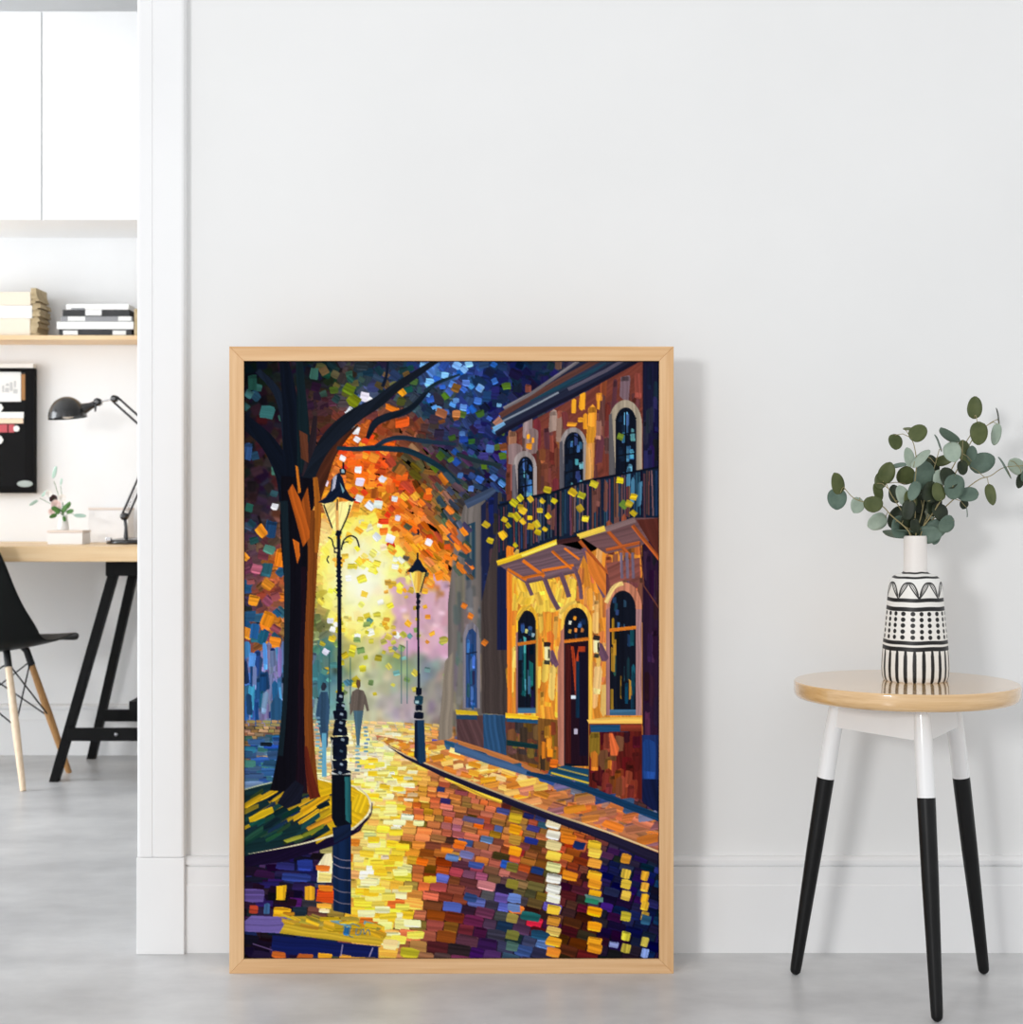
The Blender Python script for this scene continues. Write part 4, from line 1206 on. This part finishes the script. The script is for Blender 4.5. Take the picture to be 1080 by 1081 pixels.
# ------------------------------------------------------------------ eucalyptus
LEAF = [  # crop x, crop y, width, height, tilt (deg, clockwise), tone, branch
    (160, 518, 60, 98, -22, 'a', 0), (158, 595, 80, 95, 5, 'b', 0), (258, 627, 62, 74, 30, 'c', 0), (337, 622, 80, 72, 0, 'a', 0), (357, 708, 70, 92, 62, 'c', 0),
    (405, 465, 68, 95, 18, 'a', 1), (375, 505, 52, 78, 10, 'a', 1), (362, 560, 40, 88, -15, 'a', 1), (447, 312, 65, 70, 0, 'a', 2), (513, 248, 14, 50, 88, 'a', 2),
    (560, 268, 68, 88, 52, 'a', 2), (515, 388, 46, 88, -15, 'c', 2), (575, 395, 30, 110, 45, 'c', 2), (500, 478, 80, 82, 0, 'a', 1), (590, 478, 92, 125, 0, 'b', 3),
    (626, 425, 60, 92, -32, 'd', 3), (660, 500, 48, 90, 8, 'c', 3), (465, 430, 18, 70, 82, 'b', 1), (445, 570, 52, 82, -8, 'd', 1), (485, 578, 56, 96, -25, 'c', 1),
    (540, 555, 46, 92, 22, 'b', 2), (580, 580, 84, 92, 12, 'd', 3), (460, 690, 76, 112, 18, 'd', 0), (512, 650, 56, 92, 8, 'd', 2), (600, 640, 32, 130, -22, 'c', 3),
    (640, 620, 66, 110, 14, 'd', 4), (668, 660, 74, 80, 0, 'd', 4), (610, 772, 76, 116, 84, 'b', 5), (465, 765, 52, 136, 96, 'b', 0), (520, 752, 16, 96, -56, 'c', 2),
    (700, 720, 70, 82, 64, 'b', 5), (645, 790, 40, 58, 20, 'b', 5), (710, 490, 68, 96, -20, 'd', 4), (738, 535, 88, 112, 4, 'b', 4), (805, 573, 60, 94, 84, 'b', 5),
    (787, 622, 36, 44, 20, 'd', 5), (802, 660, 12, 46, 0, 'b', 5), (660, 318, 20, 82, -22, 'b', 3), (715, 280, 22, 106, -52, 'b', 4), (730, 362, 68, 90, -10, 'c', 4),
    (790, 370, 62, 122, -6, 'a', 4), (826, 372, 44, 72, 0, 'b', 4), (780, 440, 44, 66, -10, 'd', 4), (692, 402, 44, 82, 70, 'a', 3), (878, 415, 84, 116, 68, 'b', 5),
    (840, 142, 62, 100, 4, 'a', 6), (860, 270, 75, 103, 0, 'a', 6), (956, 195, 30, 92, -8, 'd', 7), (946, 275, 42, 96, 6, 'c', 7), (990, 440, 12, 110, -30, 'b', 5),
    (1056, 438, 60, 96, -50, 'c', 5), (1066, 506, 36, 66, 12, 'd', 5), (920, 573, 42, 94, -8, 'a', 5), (1110, 470, 60, 84, 40, 'b', 5), (1130, 400, 64, 90, 10, 'a', 5),
    (470, 735, 84, 100, 30, 'b', 0), (650, 742, 78, 100, 60, 'b', 5), (560, 530, 70, 92, -20, 'd', 3), (620, 560, 74, 96, 16, 'd', 4), (660, 560, 60, 84, -16, 'a', 4), (520, 600, 60, 84, -20, 'a', 2),
    (560, 690, 60, 100, 4, 'd', 3), (600, 735, 50, 80, 30, 'd', 4), (545, 735, 40, 80, -10, 'd', 2), (495, 715, 50, 90, 12, 'd', 1), (565, 620, 60, 90, -8, 'd', 2)]
BR = [  # branch course in crop pixels, depth offset at the tip
    ('eucalyptus branch reaching lowest and furthest left out of the patterned vase', [(548, 800), (500, 740), (430, 680), (378, 628), (300, 612), (240, 590), (190, 535)], -.03),
    ('short eucalyptus branch of olive leaves leaning left above the lowest left one', [(550, 800), (520, 720), (470, 640), (425, 570), (395, 500)], .02),
    ('eucalyptus branch rising up left of centre, round leaf at its tip', [(552, 800), (545, 680), (540, 560), (552, 420), (540, 330), (522, 290)], -.04),
    ('broad leaved eucalyptus branch standing upright in the middle of the vase', [(555, 800), (575, 680), (600, 560), (640, 440), (665, 350)], .03),
    ('dense eucalyptus branch rising right of the middle of the bunch', [(557, 800), (610, 700), (680, 590), (740, 480), (780, 370), (740, 300)], -.02),
    ('long eucalyptus branch reaching furthest right towards the picture edge', [(560, 800), (620, 710), (700, 630), (780, 560), (860, 500), (920, 480), (990, 438), (1110, 430)], .04),
    ('tall eucalyptus branch ending in two olive leaves, the topmost leaves of all', [(556, 800), (620, 650), (720, 460), (800, 310), (850, 230), (845, 180)], .05),
    ('thin eucalyptus branch with a narrow dark leaf over a pale leaf', [(558, 800), (640, 640), (760, 440), (830, 300), (910, 225), (955, 200)], .08)]
K = 230 / 1080


def leaf_shape(mb, base, tip_dir, side_dir, w, L, cup):
    """an oval blade with a little thickness, a fold along the midrib and a cup"""
    nrm = tip_dir.cross(side_dir).normalized()
    nu, nv = 12, 6
    top, bot = [], []
    for i in range(nu + 1):
        t = i / nu
        wid = max(.02, 1 - (2 * t ** .9 - 1) ** 2) ** .5 * (1.03 - .08 * t)
        for j in range(nv + 1):
            s = j / nv * 2 - 1
            q = base + tip_dir * (t * L) + side_dir * (s * wid * w / 2) + nrm * (cup * L * (.55 * (t - .5) ** 2 - .2 * abs(s) * wid + .1 * s * s * math.sin(5 * t)))
            top.append(q + nrm * .00025)
            bot.append(q - nrm * .00025)
    n = nv + 1
    f = []
    for i in range(nu):
        for j in range(nv):
            f.append((i * n + j, i * n + j + 1, (i + 1) * n + j + 1, (i + 1) * n + j))
    N = len(top)
    fb = [tuple(N + k for k in q[::-1]) for q in f]
    rim = [j for j in range(n)] + [i * n + nv for i in range(1, nu + 1)] + [nu * n + j for j in range(nv - 1, -1, -1)] + [i * n for i in range(nu - 1, 0, -1)]
    fr = [(rim[k], rim[(k + 1) % len(rim)], N + rim[(k + 1) % len(rim)], N + rim[k]) for k in range(len(rim))]
    mb.add(top + bot, f + fb + fr, True)


for bi_, (lab, course, dz) in enumerate(BR):
    root = thing('eucalyptus_branch', lab, 'branch', (VX, VY, zpx(566)), 'eucalyptus branches in the vase')
    n = len(course)
    cp = []
    for i, (x, y) in enumerate(course):
        t = i / (n - 1)
        cp.append(P(850 + x * K, 400 + y * K, VY + dz * t + (.004 * (bi_ - 3.5)) * (1 - t) * .6))
    foot = Vector((VX + .0015 * (bi_ - 3.5), VY + .002 * ((bi_ * 3) % 8 - 3.5), zpx(598)))
    mouth = Vector((VX + .003 * (bi_ - 3.5), VY + .0025 * ((bi_ * 3) % 8 - 3.5), zpx(567)))
    cp = [foot, mouth] + cp[1:]
    sm = []
    for i in range(len(cp) - 1):
        p0, p1, p2, p3 = cp[max(i - 1, 0)], cp[i], cp[i + 1], cp[min(i + 2, len(cp) - 1)]
        for s in range(6):
            t = s / 6
            sm.append(0.5 * ((2 * p1) + (p2 - p0) * t + (2 * p0 - 5 * p1 + 4 * p2 - p3) * t * t + (3 * p1 - p0 - 3 * p2 + p3) * t ** 3))
    sm.append(cp[-1])
    st = MB().tube(sm, [.0013 - .0007 * i / len(sm) for i in range(len(sm))], 8)
    mbs = {}
    rl = random.Random(40 + bi_)
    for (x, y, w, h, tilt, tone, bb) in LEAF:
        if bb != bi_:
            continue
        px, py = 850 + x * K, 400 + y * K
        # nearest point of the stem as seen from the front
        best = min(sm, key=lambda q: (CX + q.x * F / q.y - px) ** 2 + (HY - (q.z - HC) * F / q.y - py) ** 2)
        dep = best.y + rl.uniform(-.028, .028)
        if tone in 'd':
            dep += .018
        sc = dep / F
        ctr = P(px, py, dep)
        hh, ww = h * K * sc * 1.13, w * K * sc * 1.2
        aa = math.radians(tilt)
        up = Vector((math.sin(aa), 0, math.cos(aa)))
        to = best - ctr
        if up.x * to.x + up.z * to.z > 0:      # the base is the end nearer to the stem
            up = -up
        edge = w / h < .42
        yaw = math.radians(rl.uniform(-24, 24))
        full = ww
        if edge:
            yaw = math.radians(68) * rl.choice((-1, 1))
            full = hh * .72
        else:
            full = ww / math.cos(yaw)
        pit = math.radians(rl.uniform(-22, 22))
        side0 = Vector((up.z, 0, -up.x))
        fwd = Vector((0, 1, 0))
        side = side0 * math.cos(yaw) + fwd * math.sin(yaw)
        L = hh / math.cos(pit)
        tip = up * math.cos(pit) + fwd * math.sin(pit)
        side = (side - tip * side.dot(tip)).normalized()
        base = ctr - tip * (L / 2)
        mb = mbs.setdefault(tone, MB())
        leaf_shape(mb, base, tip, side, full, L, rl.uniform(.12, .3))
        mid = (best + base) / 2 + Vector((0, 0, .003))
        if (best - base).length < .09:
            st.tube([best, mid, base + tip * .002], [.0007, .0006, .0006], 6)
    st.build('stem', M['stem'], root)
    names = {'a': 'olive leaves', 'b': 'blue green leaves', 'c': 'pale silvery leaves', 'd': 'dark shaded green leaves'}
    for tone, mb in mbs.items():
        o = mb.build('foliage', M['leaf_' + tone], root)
        o['label'] = names[tone].replace('dark shaded', 'darkest')

# ------------------------------------------------------------------ study: wall cabinet, shelf
cab_y = 4.75
cz0, cz1 = HC + (HY - 232) * cab_y / F, HC + (HY - 12) * cab_y / F
sx = (44 - CX) * cab_y / F
cab = thing('wall_cabinet', 'white handleless wall cabinet with flat doors above the wooden shelf', 'cabinet', (sx, BACK, cz0))
MB().box(sx - 1.2, sx + 1.2, cab_y + .02, BACK, cz0 + .001, cz1).build('body', M['cabinet'], cab)
for k in range(-2, 2):
    MB().box(sx + .6 * k + .0016, sx + .6 * (k + 1) - .0016, cab_y, cab_y + .0185, cz0, cz1).build('door', M['cabinet'], cab, bevel=.001)

sh_y = 4.92
sz = HC + (HY - 358.6) * sh_y / F
shelf = MB().box(-2.5, -.5, sh_y, BACK, sz, sz + .0138).build('wall_shelf', M['shelf'], bevel=.001)
tag(shelf, 'long pale wood wall shelf under the white cabinet', 'shelf')
stop = sz + .0138


def zat(py, d):
    return HC + (HY - py) * d / F


# cream volumes at the left end
bd = 4.935
zz_ = [stop]
levels = [(336, M['cream'], 0, 32, 'thick cream book with a worn tan spine, bottom of the left shelf stack'), (322.5, M['cream_white'], -6, 34, 'white book with a worn tan spine, middle of the left shelf stack'),
          (308, M['cream'], -4, 32.5, 'cream book with a ragged tan spine, topmost of the left shelf stack')]
for i, (ytop, cm, xa, xb, lab) in enumerate(levels):
    z0, z1 = zz_[-1] + .0004, zat(ytop, bd)
    zz_.append(z1)
    X0, X1 = (xa - 60 - CX) * bd / F, (xb - CX) * bd / F
    bk = thing('book', lab, 'book', ((X0 + X1) / 2, bd, z0), 'books stacked at the left of the shelf')
    MB().box(X0, X1, bd, bd + .12, z0, z1).build('page_block' if False else 'cover', cm, bk, bevel=.002)
    wsp = .027
    s_ = MB()
    rl = random.Random(i)
    n = 6
    for k in range(n):
        a0, a1 = z0 + (z1 - z0) * k / n, z0 + (z1 - z0) * (k + 1) / n + (.0 if k < n - 1 else (0.012 if i == 2 else 0))
        s_.box(X1 + .0002, X1 + wsp * (.75 + rl.uniform(-.2, .3) - (.25 * (k / n) if i == 2 else 0)), bd + .006 + rl.uniform(-.008, .0), bd + .115, a0, a1)
    s_.build('spine', M['tan'], bk)
# magazines at the right end
mags = [(353.2, 347.6, 62, 139, 'ink', 'black and white magazine at the very bottom of the right shelf stack'), (347.4, 339.6, 60, 141, 'cream_white', 'thick white volume second from the bottom of the right shelf stack'),
        (339.4, 334, 64, 140, 'grey_print', 'grey striped magazine in the middle of the right shelf stack'), (333.8, 327, 66, 137, 'ink', 'black covered volume near the top of the right shelf stack'),
        (326.8, 321, 70, 136, 'cream_white', 'thin white magazine topmost of the right shelf stack')]
for i, (yb, yt, xa, xb, key, lab) in enumerate(mags):
    z0 = zat(yb, bd) if i else stop + .0003
    z1 = zat(yt, bd)
    X0, X1 = (xa - CX) * bd / F, (xb - CX) * bd / F
    bk = thing('magazine', lab, 'magazine', ((X0 + X1) / 2, bd, z0), 'magazines stacked at the right of the shelf')
    MB().box(X0, X1, bd, bd + .12, z0, z1).build('cover', M[key], bk, bevel=.001)
    if key != 'cream_white':
        q = [(.06, .26), (.74, .92)] if i == 0 else ([(.1, .34), (.8, .98)] if i == 2 else [(.34, .58)])
        for a_, b_ in q:
            MB().box(X0 + (X1 - X0) * a_, X0 + (X1 - X0) * b_, bd - .0008, bd - .0001, z0 + (z1 - z0) * .12, z1 - (z1 - z0) * (.02 if i else .2)).build('printed_spine', M['paper'], bk)
    else:
        pr = MB()
        if i == 4:
            pr.box(X0 + (X1 - X0) * .08, X0 + (X1 - X0) * .3, bd - .0008, bd - .0001, z0, z0 + (z1 - z0) * .3)
            pr.build('printed_spine', M['grey_print'], bk)
bx0 = (140.6 - CX) * bd / F
book_e = MB().box(bx0 + .002, bx0 + .055, bd + .002, bd + .12, stop + .0003, zat(326, bd)).build('book_box', M['tan'], bevel=.002)
tag(book_e, 'brown box file standing at the right end of the magazine stack', 'box file')

# ------------------------------------------------------------------ pinboard
py_ = 5.05
bX1, bZ1, bZ0 = (36 - CX) * py_ / F, zat(388.5, py_), zat(520.5, py_)
bX0 = bX1 - .62
pb = thing('pinboard', 'black framed pinboard hanging on the study wall over the desk', 'pinboard', ((bX0 + bX1) / 2, BACK, bZ0))
MB().box(bX0 + .02, bX1 - .028, py_ + .008, BACK - .002, bZ0 + .02, bZ1 - .02).build('panel', M['board'], pb)
fr = MB()
fr.box(bX1 - .029, bX1, py_, BACK, bZ0, bZ1).box(bX0, bX0 + .029, py_, BACK, bZ0, bZ1)
fr.box(bX0 + .029, bX1 - .029, py_, BACK, bZ0, bZ0 + .022).box(bX0 + .029, bX1 - .029, py_, BACK, bZ1 - .012, bZ1)
fr.build('frame', M['board_frame'], pb)
MB().box(bX0, bX1 - .003, py_ - .001, BACK, bZ1 + .0004, bZ1 + .014).build('top_ledge', M['glass_pot'], pb)['label'] = 'pale ledge along the top of the board'


def pinned(name, label, cat, key, x0, x1, y0, y1, extra=None, d=py_ + .0068, group='papers on the pinboard', n=None, flat=1.0):
    X0, X1, Z0, Z1 = (x0 - CX) * d / F, (x1 - CX) * d / F, zat(y1, d), zat(y0, d)
    m = MB()
    if n:
        cx_, cz_, rx_ = (X0 + X1) / 2, (Z0 + Z1) / 2, (X1 - X0) / 2
        m.prism([(cx_ + rx_ * math.cos(2 * math.pi * k / n), cz_ + flat * rx_ * math.sin(2 * math.pi * k / n)) for k in range(n)], d, d + .0011)
    else:
        m.box(X0, X1, d, d + .0011, Z0, Z1)
    o = m.build(name, M[key])
    tag(o, label, cat, group)
    return o, X0, X1, Z0, Z1, d


ph, X0, X1, Z0, Z1, d_ = pinned('photograph', 'largest pale grey photograph pinned at the top of the black board', 'photograph', 'paper', -22, 22, 391, 424)
gm = MB()
rl = random.Random(5)
for q0, q1, r0, r1 in ((.62, .72, .30, .44), (.74, .80, .34, .62), (.82, .92, .26, .40), (.55, .60, .30, .52), (.64, .72, .50, .58), (.84, .88, .46, .66)):
    gm.box(X0 + (X1 - X0) * q0, X0 + (X1 - X0) * q1, d_ - .0009, d_ - .0001, Z0 + (Z1 - Z0) * r0, Z0 + (Z1 - Z0) * r1)
gm.build('print', M['photo_tone'], ph)
pinned('card', 'upright brown strip of card at the right edge of the board', 'card', 'pin_tan', 22.5, 29, 395, 422.5)
pinned('card', 'wide white card across the middle of the board', 'card', 'cream_white', -14, 25, 435, 441.5)
pinned('card', 'peach coloured card just under the wide white card', 'card', 'pin_peach', -14, 24.5, 441.8, 447)
pinned('card', 'left one of the two red squares on the board', 'card', 'pin_red', -6, 7.5, 448, 456.5)
pinned('card', 'red square beside the round white badge', 'card', 'pin_red', 9, 15, 448, 456.5)
pinned('badge', 'small round white badge right of the red squares', 'badge', 'paper', 14, 20.5, 449, 456, n=24, d=py_ + .005)
pinned('paper_hexagon', 'white paper hexagon above the red squares at the picture edge', 'paper', 'cream_white', -6, 3.5, 425, 436, n=6, d=py_ + .005)
pinned('paper_hexagon', 'white paper hexagon below the red squares at the picture edge', 'paper', 'cream_white', -6, 3.5, 459, 470, n=6, d=py_ + .005)
pinned('paper_tag', 'pale grey green oval tag low on the board frame', 'tag', 'tag', 18, 34.5, 507, 514.5, n=32, d=py_ - .0015, flat=.42)

# ------------------------------------------------------------------ desk on trestles
dz1, dz0 = .692, .648
desk = thing('desk', 'pale wood topped desk on black trestle legs against the study wall', 'desk', (-1.5, 4.78, 0))
MB().box(-2.95, -.35, 4.50, BACK - .005, dz0, dz1).build('desktop', M['desk'], desk, bevel=.002)


def trestle(xc):
    yn, yf = 4.575, 4.98
    top = MB().box(xc - .079, xc + .079, yn - .01, yf + .02, .604, dz0 - .0005)
    t = top.build('trestle', M['black_wood'], desk, bevel=.002)
    hx = .028
    for y in (yn, yf):
        for s in (-1, 1):
            m = MB()
            xt, xb = xc + s * (.062 if y == yn else .098), xc + s * .235
            m.add([(xt - .014, y, .606), (xt + .014, y, .606), (xb + .013, y, 0), (xb - .013, y, 0), (xt - .014, y + .03, .606), (xt + .014, y + .03, .606), (xb + .013, y + .03, 0), (xb - .013, y + .03, 0)],
                  [(0, 1, 2, 3), (7, 6, 5, 4), (0, 4, 5, 1), (1, 5, 6, 2), (2, 6, 7, 3), (3, 7, 4, 0)])
            m.build('leg', M['black_wood'], t, bevel=.001)
        zc = .141
        hw = .062 + (.235 - .062) * (.606 - zc) / .606
        MB().box(xc - hw + .006, xc + hw - .006, y - .012, y - .0005, zc - .019, zc + .019).build('crossbar', M['black_wood'], t, bevel=.001)
        if y == yn:
            MB().lathe((-1.155, y - .0122, zc), [(.001, .0025), (.004, .002), (.0055, 0)], 16, m=Matrix.Rotation(math.pi / 2, 3, 'X')).build('bolt', M['chrome'], t)
    MB().box(xc - .02, xc + .02, yn + .03, yf, .20, .232).build('stretcher', M['black_wood'], t)
    return t


trestle(-1.342 + .235)
trestle(-2.62)

# ------------------------------------------------------------------ desk lamp
lamp = thing('desk_lamp', 'black jointed desk lamp with a dome shade standing on the desk', 'lamp', P(133, 574, 4.79))
LD = 4.79
lz = dz1
lx = (133 - CX) * LD / F
MB().lathe((lx + .012, LD, lz), [(.001, 0), (.069, 0), (.071, .004), (.069, .011), (.055, .015), (.02, .019), (.001, .02)], 40).build('base', M['lamp'], lamp)
sw = MB().box(lx - .046, lx - .030, LD - .066, LD - .050, lz + .009, lz + .021)
sw.build('switch', M['chrome'], lamp, bevel=.002)
jo = P(131.5, 545, LD)
MB().tube([Vector((lx, LD, lz + .016)), Vector((lx, LD, lz + .05)), jo], [.0075, .005, .005], 14).build('post', M['lamp_rod'], lamp)


def knob(name, c, r=.011, t=.022):
    return MB().lathe((c.x, c.y, c.z), [(r * .4, -t / 2), (r, -t / 2 + .002), (r, t / 2 - .002), (r * .4, t / 2)], 20, m=Matrix.Rotation(math.pi / 2, 3, 'X')).build(name, M['lamp'], lamp)


knob('joint', P(131.5, 545, LD), .012)
elb = P(168, 463, LD)
up_end = P(121, 421, LD)
knob('joint', elb, .013)
knob('joint', up_end, .011)


def arm(a_, b_, off):
    dv = (b_ - a_).normalized()
    nn = Vector((-dv.z, 0, dv.x)) * off
    m = MB()
    m.tube([a_ + nn, b_ + nn], .0036, 10).tube([a_ - nn, b_ - nn], .0036, 10)
    m.tube([a_ + nn, a_ - nn], .0036, 8).tube([b_ + nn, b_ - nn], .0036, 8)
    return m.build('arm', M['lamp_rod'], lamp)


arm(jo, elb, .0095)
arm(elb, up_end, .0095)
for a_, b_ in ((jo, elb),):
    sp_ = []
    for i in range(80):
        t = i / 79
        q = a_.lerp(b_, .06 + t * .3)
        sp_.append(q + Vector((math.cos(i * .9) * .0045, -.006 + math.sin(i * .9) * .0045, 0)))
    MB().tube(sp_, .0009, 5).build('spring', M['chrome'], lamp)
neck_j = P(103.5, 424.5, LD)
MB().tube([up_end, neck_j], .0032, 10).build('neck_rod', M['chrome'], lamp)['label'] = 'thin chrome rod behind the shade'
# shade: dome opening downward, tilted
sc_ = P(71.5, 441.5, LD)
mm = Matrix.Rotation(math.radians(-5), 3, 'Y')
r_ = .0585
prof = [(r_ * math.cos(t) * (1.0), r_ * 1.14 * math.sin(t)) for t in np.linspace(0, math.pi / 2 * .985, 18)]
inn = [(max(.0005, r * .96), z * .955) for r, z in prof[::-1]]
shade = MB().lathe(sc_, prof + inn, 48, ends=False, m=mm).build('lamp_shade', M['lamp'], lamp)
MB().lathe(sc_ + Vector((0, 0, .012)), [(.001, -.014), (.016, -.010), (.019, .002), (.014, .016), (.012, .034)], 24, m=mm).build('bulb', M['petal_white'], shade)
# socket sleeve from the dome's right side to the joint
MB().tube([P(84, 433, LD), P(90, 431, LD), P(96, 428.5, LD), P(102, 425.5, LD)], [.020, .0165, .011, .0095], 20).build('socket', M['lamp'], lamp)
knob('joint', neck_j, .012, .026)
MB().tube([P(101, 427, LD - .01), P(100.5, 434.5, LD - .012)], [.004, .003], 8).build('switch', M['lamp'], lamp)

# ------------------------------------------------------------------ things on the desk
BD = 4.72
w0, w1 = (50 - CX) * BD / F, (87 - CX) * BD / F
wb = thing('storage_box', 'low white storage box on the desk under the flower posy', 'box', ((w0 + w1) / 2, BD, dz1))
MB().box(w0, w1, BD, BD + .09, dz1 + .0003, zat(562.5, BD)).build('body', M['box_white'], wb, bevel=.001)
MB().box(w0 - .001, w1 + .001, BD - .001, BD + .091, zat(562.3, BD), zat(560, BD)).build('lid', M['box_pink'], wb, bevel=.0008)
btop = zat(560, BD)
vx = (67 - CX) * 4.78 / F
pv = MB().lathe((vx, 4.78, btop + .0003), [(.001, 0), (.015, 0), (.017, .004), (.016, .02), (.012, .034), (.013, .044), (.011, .044), (.010, .034), (.012, .02), (.001, .004)], 28).build('bud_vase', M['glass_pot'])
tag(pv, 'small white bud vase standing on the white storage box', 'vase')
posy = thing('flower_posy', 'posy of blush and white flowers with green leaves in the bud vase', 'flowers', (vx, 4.78, btop + .01))
PD = 4.775


def flower(px, py, r, key, name='bloom'):
    c = P(px, py, PD + random.uniform(-.015, .015))
    m = MB()
    for ringn, rr_, n_, lift in ((0, 1.0, 7, .15), (1, .68, 6, .5), (2, .36, 4, .8)):
        for k in range(n_):
            t = 2 * math.pi * k / n_ + ringn * .4
            dv = Vector((math.cos(t), -.5, math.sin(t))).normalized()
            side_ = Vector((-math.sin(t), 0, math.cos(t)))
            leaf_shape(m, c, (dv * (1 - lift * .5) + Vector((0, -1, 0)) * lift * .5).normalized(), side_, r * 1.0 * rr_ + .002, r * rr_ + .002, .35)
    return m.build(name, M[key], posy)


flower(60, 533, .017, 'petal')
flower(66, 526, .013, 'petal_white')
flower(57, 526.5, .013, 'petal_dark')['label'] = 'dark plum bloom'
flower(52, 521, .011, 'petal_white')
flower(55, 540, .010, 'petal')
gm = MB()
rl = random.Random(3)
for px, py, dx, dz, L in ((62, 543, -.3, .6, .03), (66, 541, .5, .8, .03), (69, 537, .6, .7, .028), (64, 540, -.7, .3, .03), (70, 541, .9, .25, .026), (60, 543, -.6, -.3, .024), (67, 545, .2, -.4, .02)):
    leaf_shape(gm, P(px, py, PD - .012), Vector((dx, -.25, dz)).normalized(), Vector((-dz, .2, dx)).normalized(), L * .55, L, .2)
gm.build('foliage', M['green'], posy)
for px, py, dx, dz, L in ((40, 528, -.75, -.5, .03), (44, 524, .6, .6, .028), (78, 544, 1, -.05, .04), (56, 505, .3, 1, .04), (64, 512, .2, .9, .022)):
    gm = MB()
    leaf_shape(gm, P(px, py, PD), Vector((dx, -.15, dz)).normalized(), Vector((-dz, .2, dx)).normalized(), L * .32, L, .1)
    gm.build('sprig', M['sage'], posy)
gs = MB()
for px, py in ((60, 533), (66, 526), (57, 527), (52, 521), (55, 540), (64, 543), (69, 538), (42, 526), (80, 544), (57, 508), (64, 513)):
    q = P(px, py, PD)
    gs.tube([Vector((vx, 4.78, btop + .01)), Vector((vx, 4.78, btop + .043)), (Vector((vx, 4.78, btop + .06)) + q) / 2, q], .0008, 6)
gs.build('stems', M['green'], posy)
fX0, fX1 = (93.5 - CX) * 4.95 / F, (135 - CX) * 4.95 / F
lean = thing('desk_tray', 'white upright file holder with a blush rim behind the desk lamp', 'file holder', ((fX0 + fX1) / 2, 4.95, dz1))
MB().box(fX0, fX1, 4.95, 5.03, dz1 + .0003, zat(538.5, 4.95)).build('body', M['box_white'], lean, bevel=.001)
MB().box(fX0 - .001, fX1 + .001, 4.949, 5.031, zat(538.4, 4.95), zat(536, 4.95)).build('rim', M['box_pink'], lean, bevel=.0008)

# ------------------------------------------------------------------ chair at the desk
ch = thing('shell_chair', 'black plastic shell chair on wooden dowel legs pulled up to the desk', 'chair', (-1.515, 4.60, 0))
CHX, CHY = -1.557, 4.60
face = math.radians(78)
FWD, SID = Vector((math.cos(face), math.sin(face), 0)), Vector((math.sin(face), -math.cos(face), 0))    # SID points to the camera side
# profile: (forward, height) of the centre line from the front lip to the top of the back, half width, side lift
prof = [(.235, .418, .185, .0), (.215, .436, .20, .004), (.17, .436, .212, .012), (.10, .424, .222, .022), (.03, .412, .228, .032), (-.05, .404, .228, .05), (-.115, .412, .224, .07),
        (-.160, .445, .222, .085), (-.185, .50, .204, .075), (-.202, .57, .188, .06), (-.216, .64, .180, .045), (-.228, .70, .168, .03), (-.238, .75, .145, .02), (-.243, .775, .095, .012), (-.245, .786, .06, .006)]


def shell_pt(i, s):
    f, z, hw, lift = prof[i]
    k = abs(s) ** 2.2
    back = 1 if i > 6 else (i / 7) ** 2
    fo = f + lift * k * .95 * back + .0
    zo = z + lift * k * (1.0 - .55 * back)
    return Vector((CHX, CHY, 0)) + FWD * fo + SID * (hw * s) + Vector((0, 0, zo - .022))


sh = MB()
NS = 16
rows = [[shell_pt(i, j / NS * 2 - 1) for j in range(NS + 1)] for i in range(len(prof))]
vs = [p for r in rows for p in r]
fs = [(i * (NS + 1) + j, i * (NS + 1) + j + 1, (i + 1) * (NS + 1) + j + 1, (i + 1) * (NS + 1) + j) for i in range(len(prof) - 1) for j in range(NS)]
sh.add(vs, fs, True)
so = sh.build('seat_shell', M['shell'], ch)
md = so.modifiers.new('thickness', 'SOLIDIFY')
md.thickness, md.offset = .007, 0
md = so.modifiers.new('round', 'SUBSURF')
md.levels = md.render_levels = 2
lt = P(8.5, 700, 4.52), P(24.5, 834.5, 4.436)
bt = P(32, 698, 4.66), P(73, 815.5, 4.735)
lt[1].z = bt[1].z = 0
c0 = Vector((CHX, CHY, 0))


def mirror(p):
    d_ = p - c0
    d_ = d_ - SID * (2 * d_.dot(SID))
    return c0 + d_


leg_sets = [(lt, 'dowel_pale', 'pale wooden leg nearest the camera'), (bt, 'dowel_brown', 'browner wooden leg on the far side'), ((mirror(lt[0]), mirror(lt[1])), 'dowel_pale', None), ((mirror(bt[0]), mirror(bt[1])), 'dowel_brown', None)]
for (tp, ft), key, lab in leg_sets:
    o = MB().tube([tp + (tp - ft) * .0, tp.lerp(ft, .5), ft], [.0095, .0115, .0085], 16).build('leg', M[key], ch)
    if lab:
        o['label'] = lab
    a_ = tp + (tp - ft).normalized() * .035
    MB().tube([tp + (ft - tp).normalized() * .012, a_, Vector((a_.x * .75 + c0.x * .25, a_.y * .75 + c0.y * .25, .408))], [.011, .0105, .008], 12).build('leg_bracket', M['wire'], ch)
wr = MB()
T = [l[0][0] for l in leg_sets]
B = [l[0][1] for l in leg_sets]
for i, j in ((0, 1), (1, 3), (3, 2), (2, 0)):
    wr.tube([T[i].lerp(B[i], .0), T[j].lerp(B[j], .50)], .0024, 8)
    wr.tube([T[j].lerp(B[j], .0), T[i].lerp(B[i], .50)], .0024, 8)
wr.build('wire_brace', M['wire'], ch)
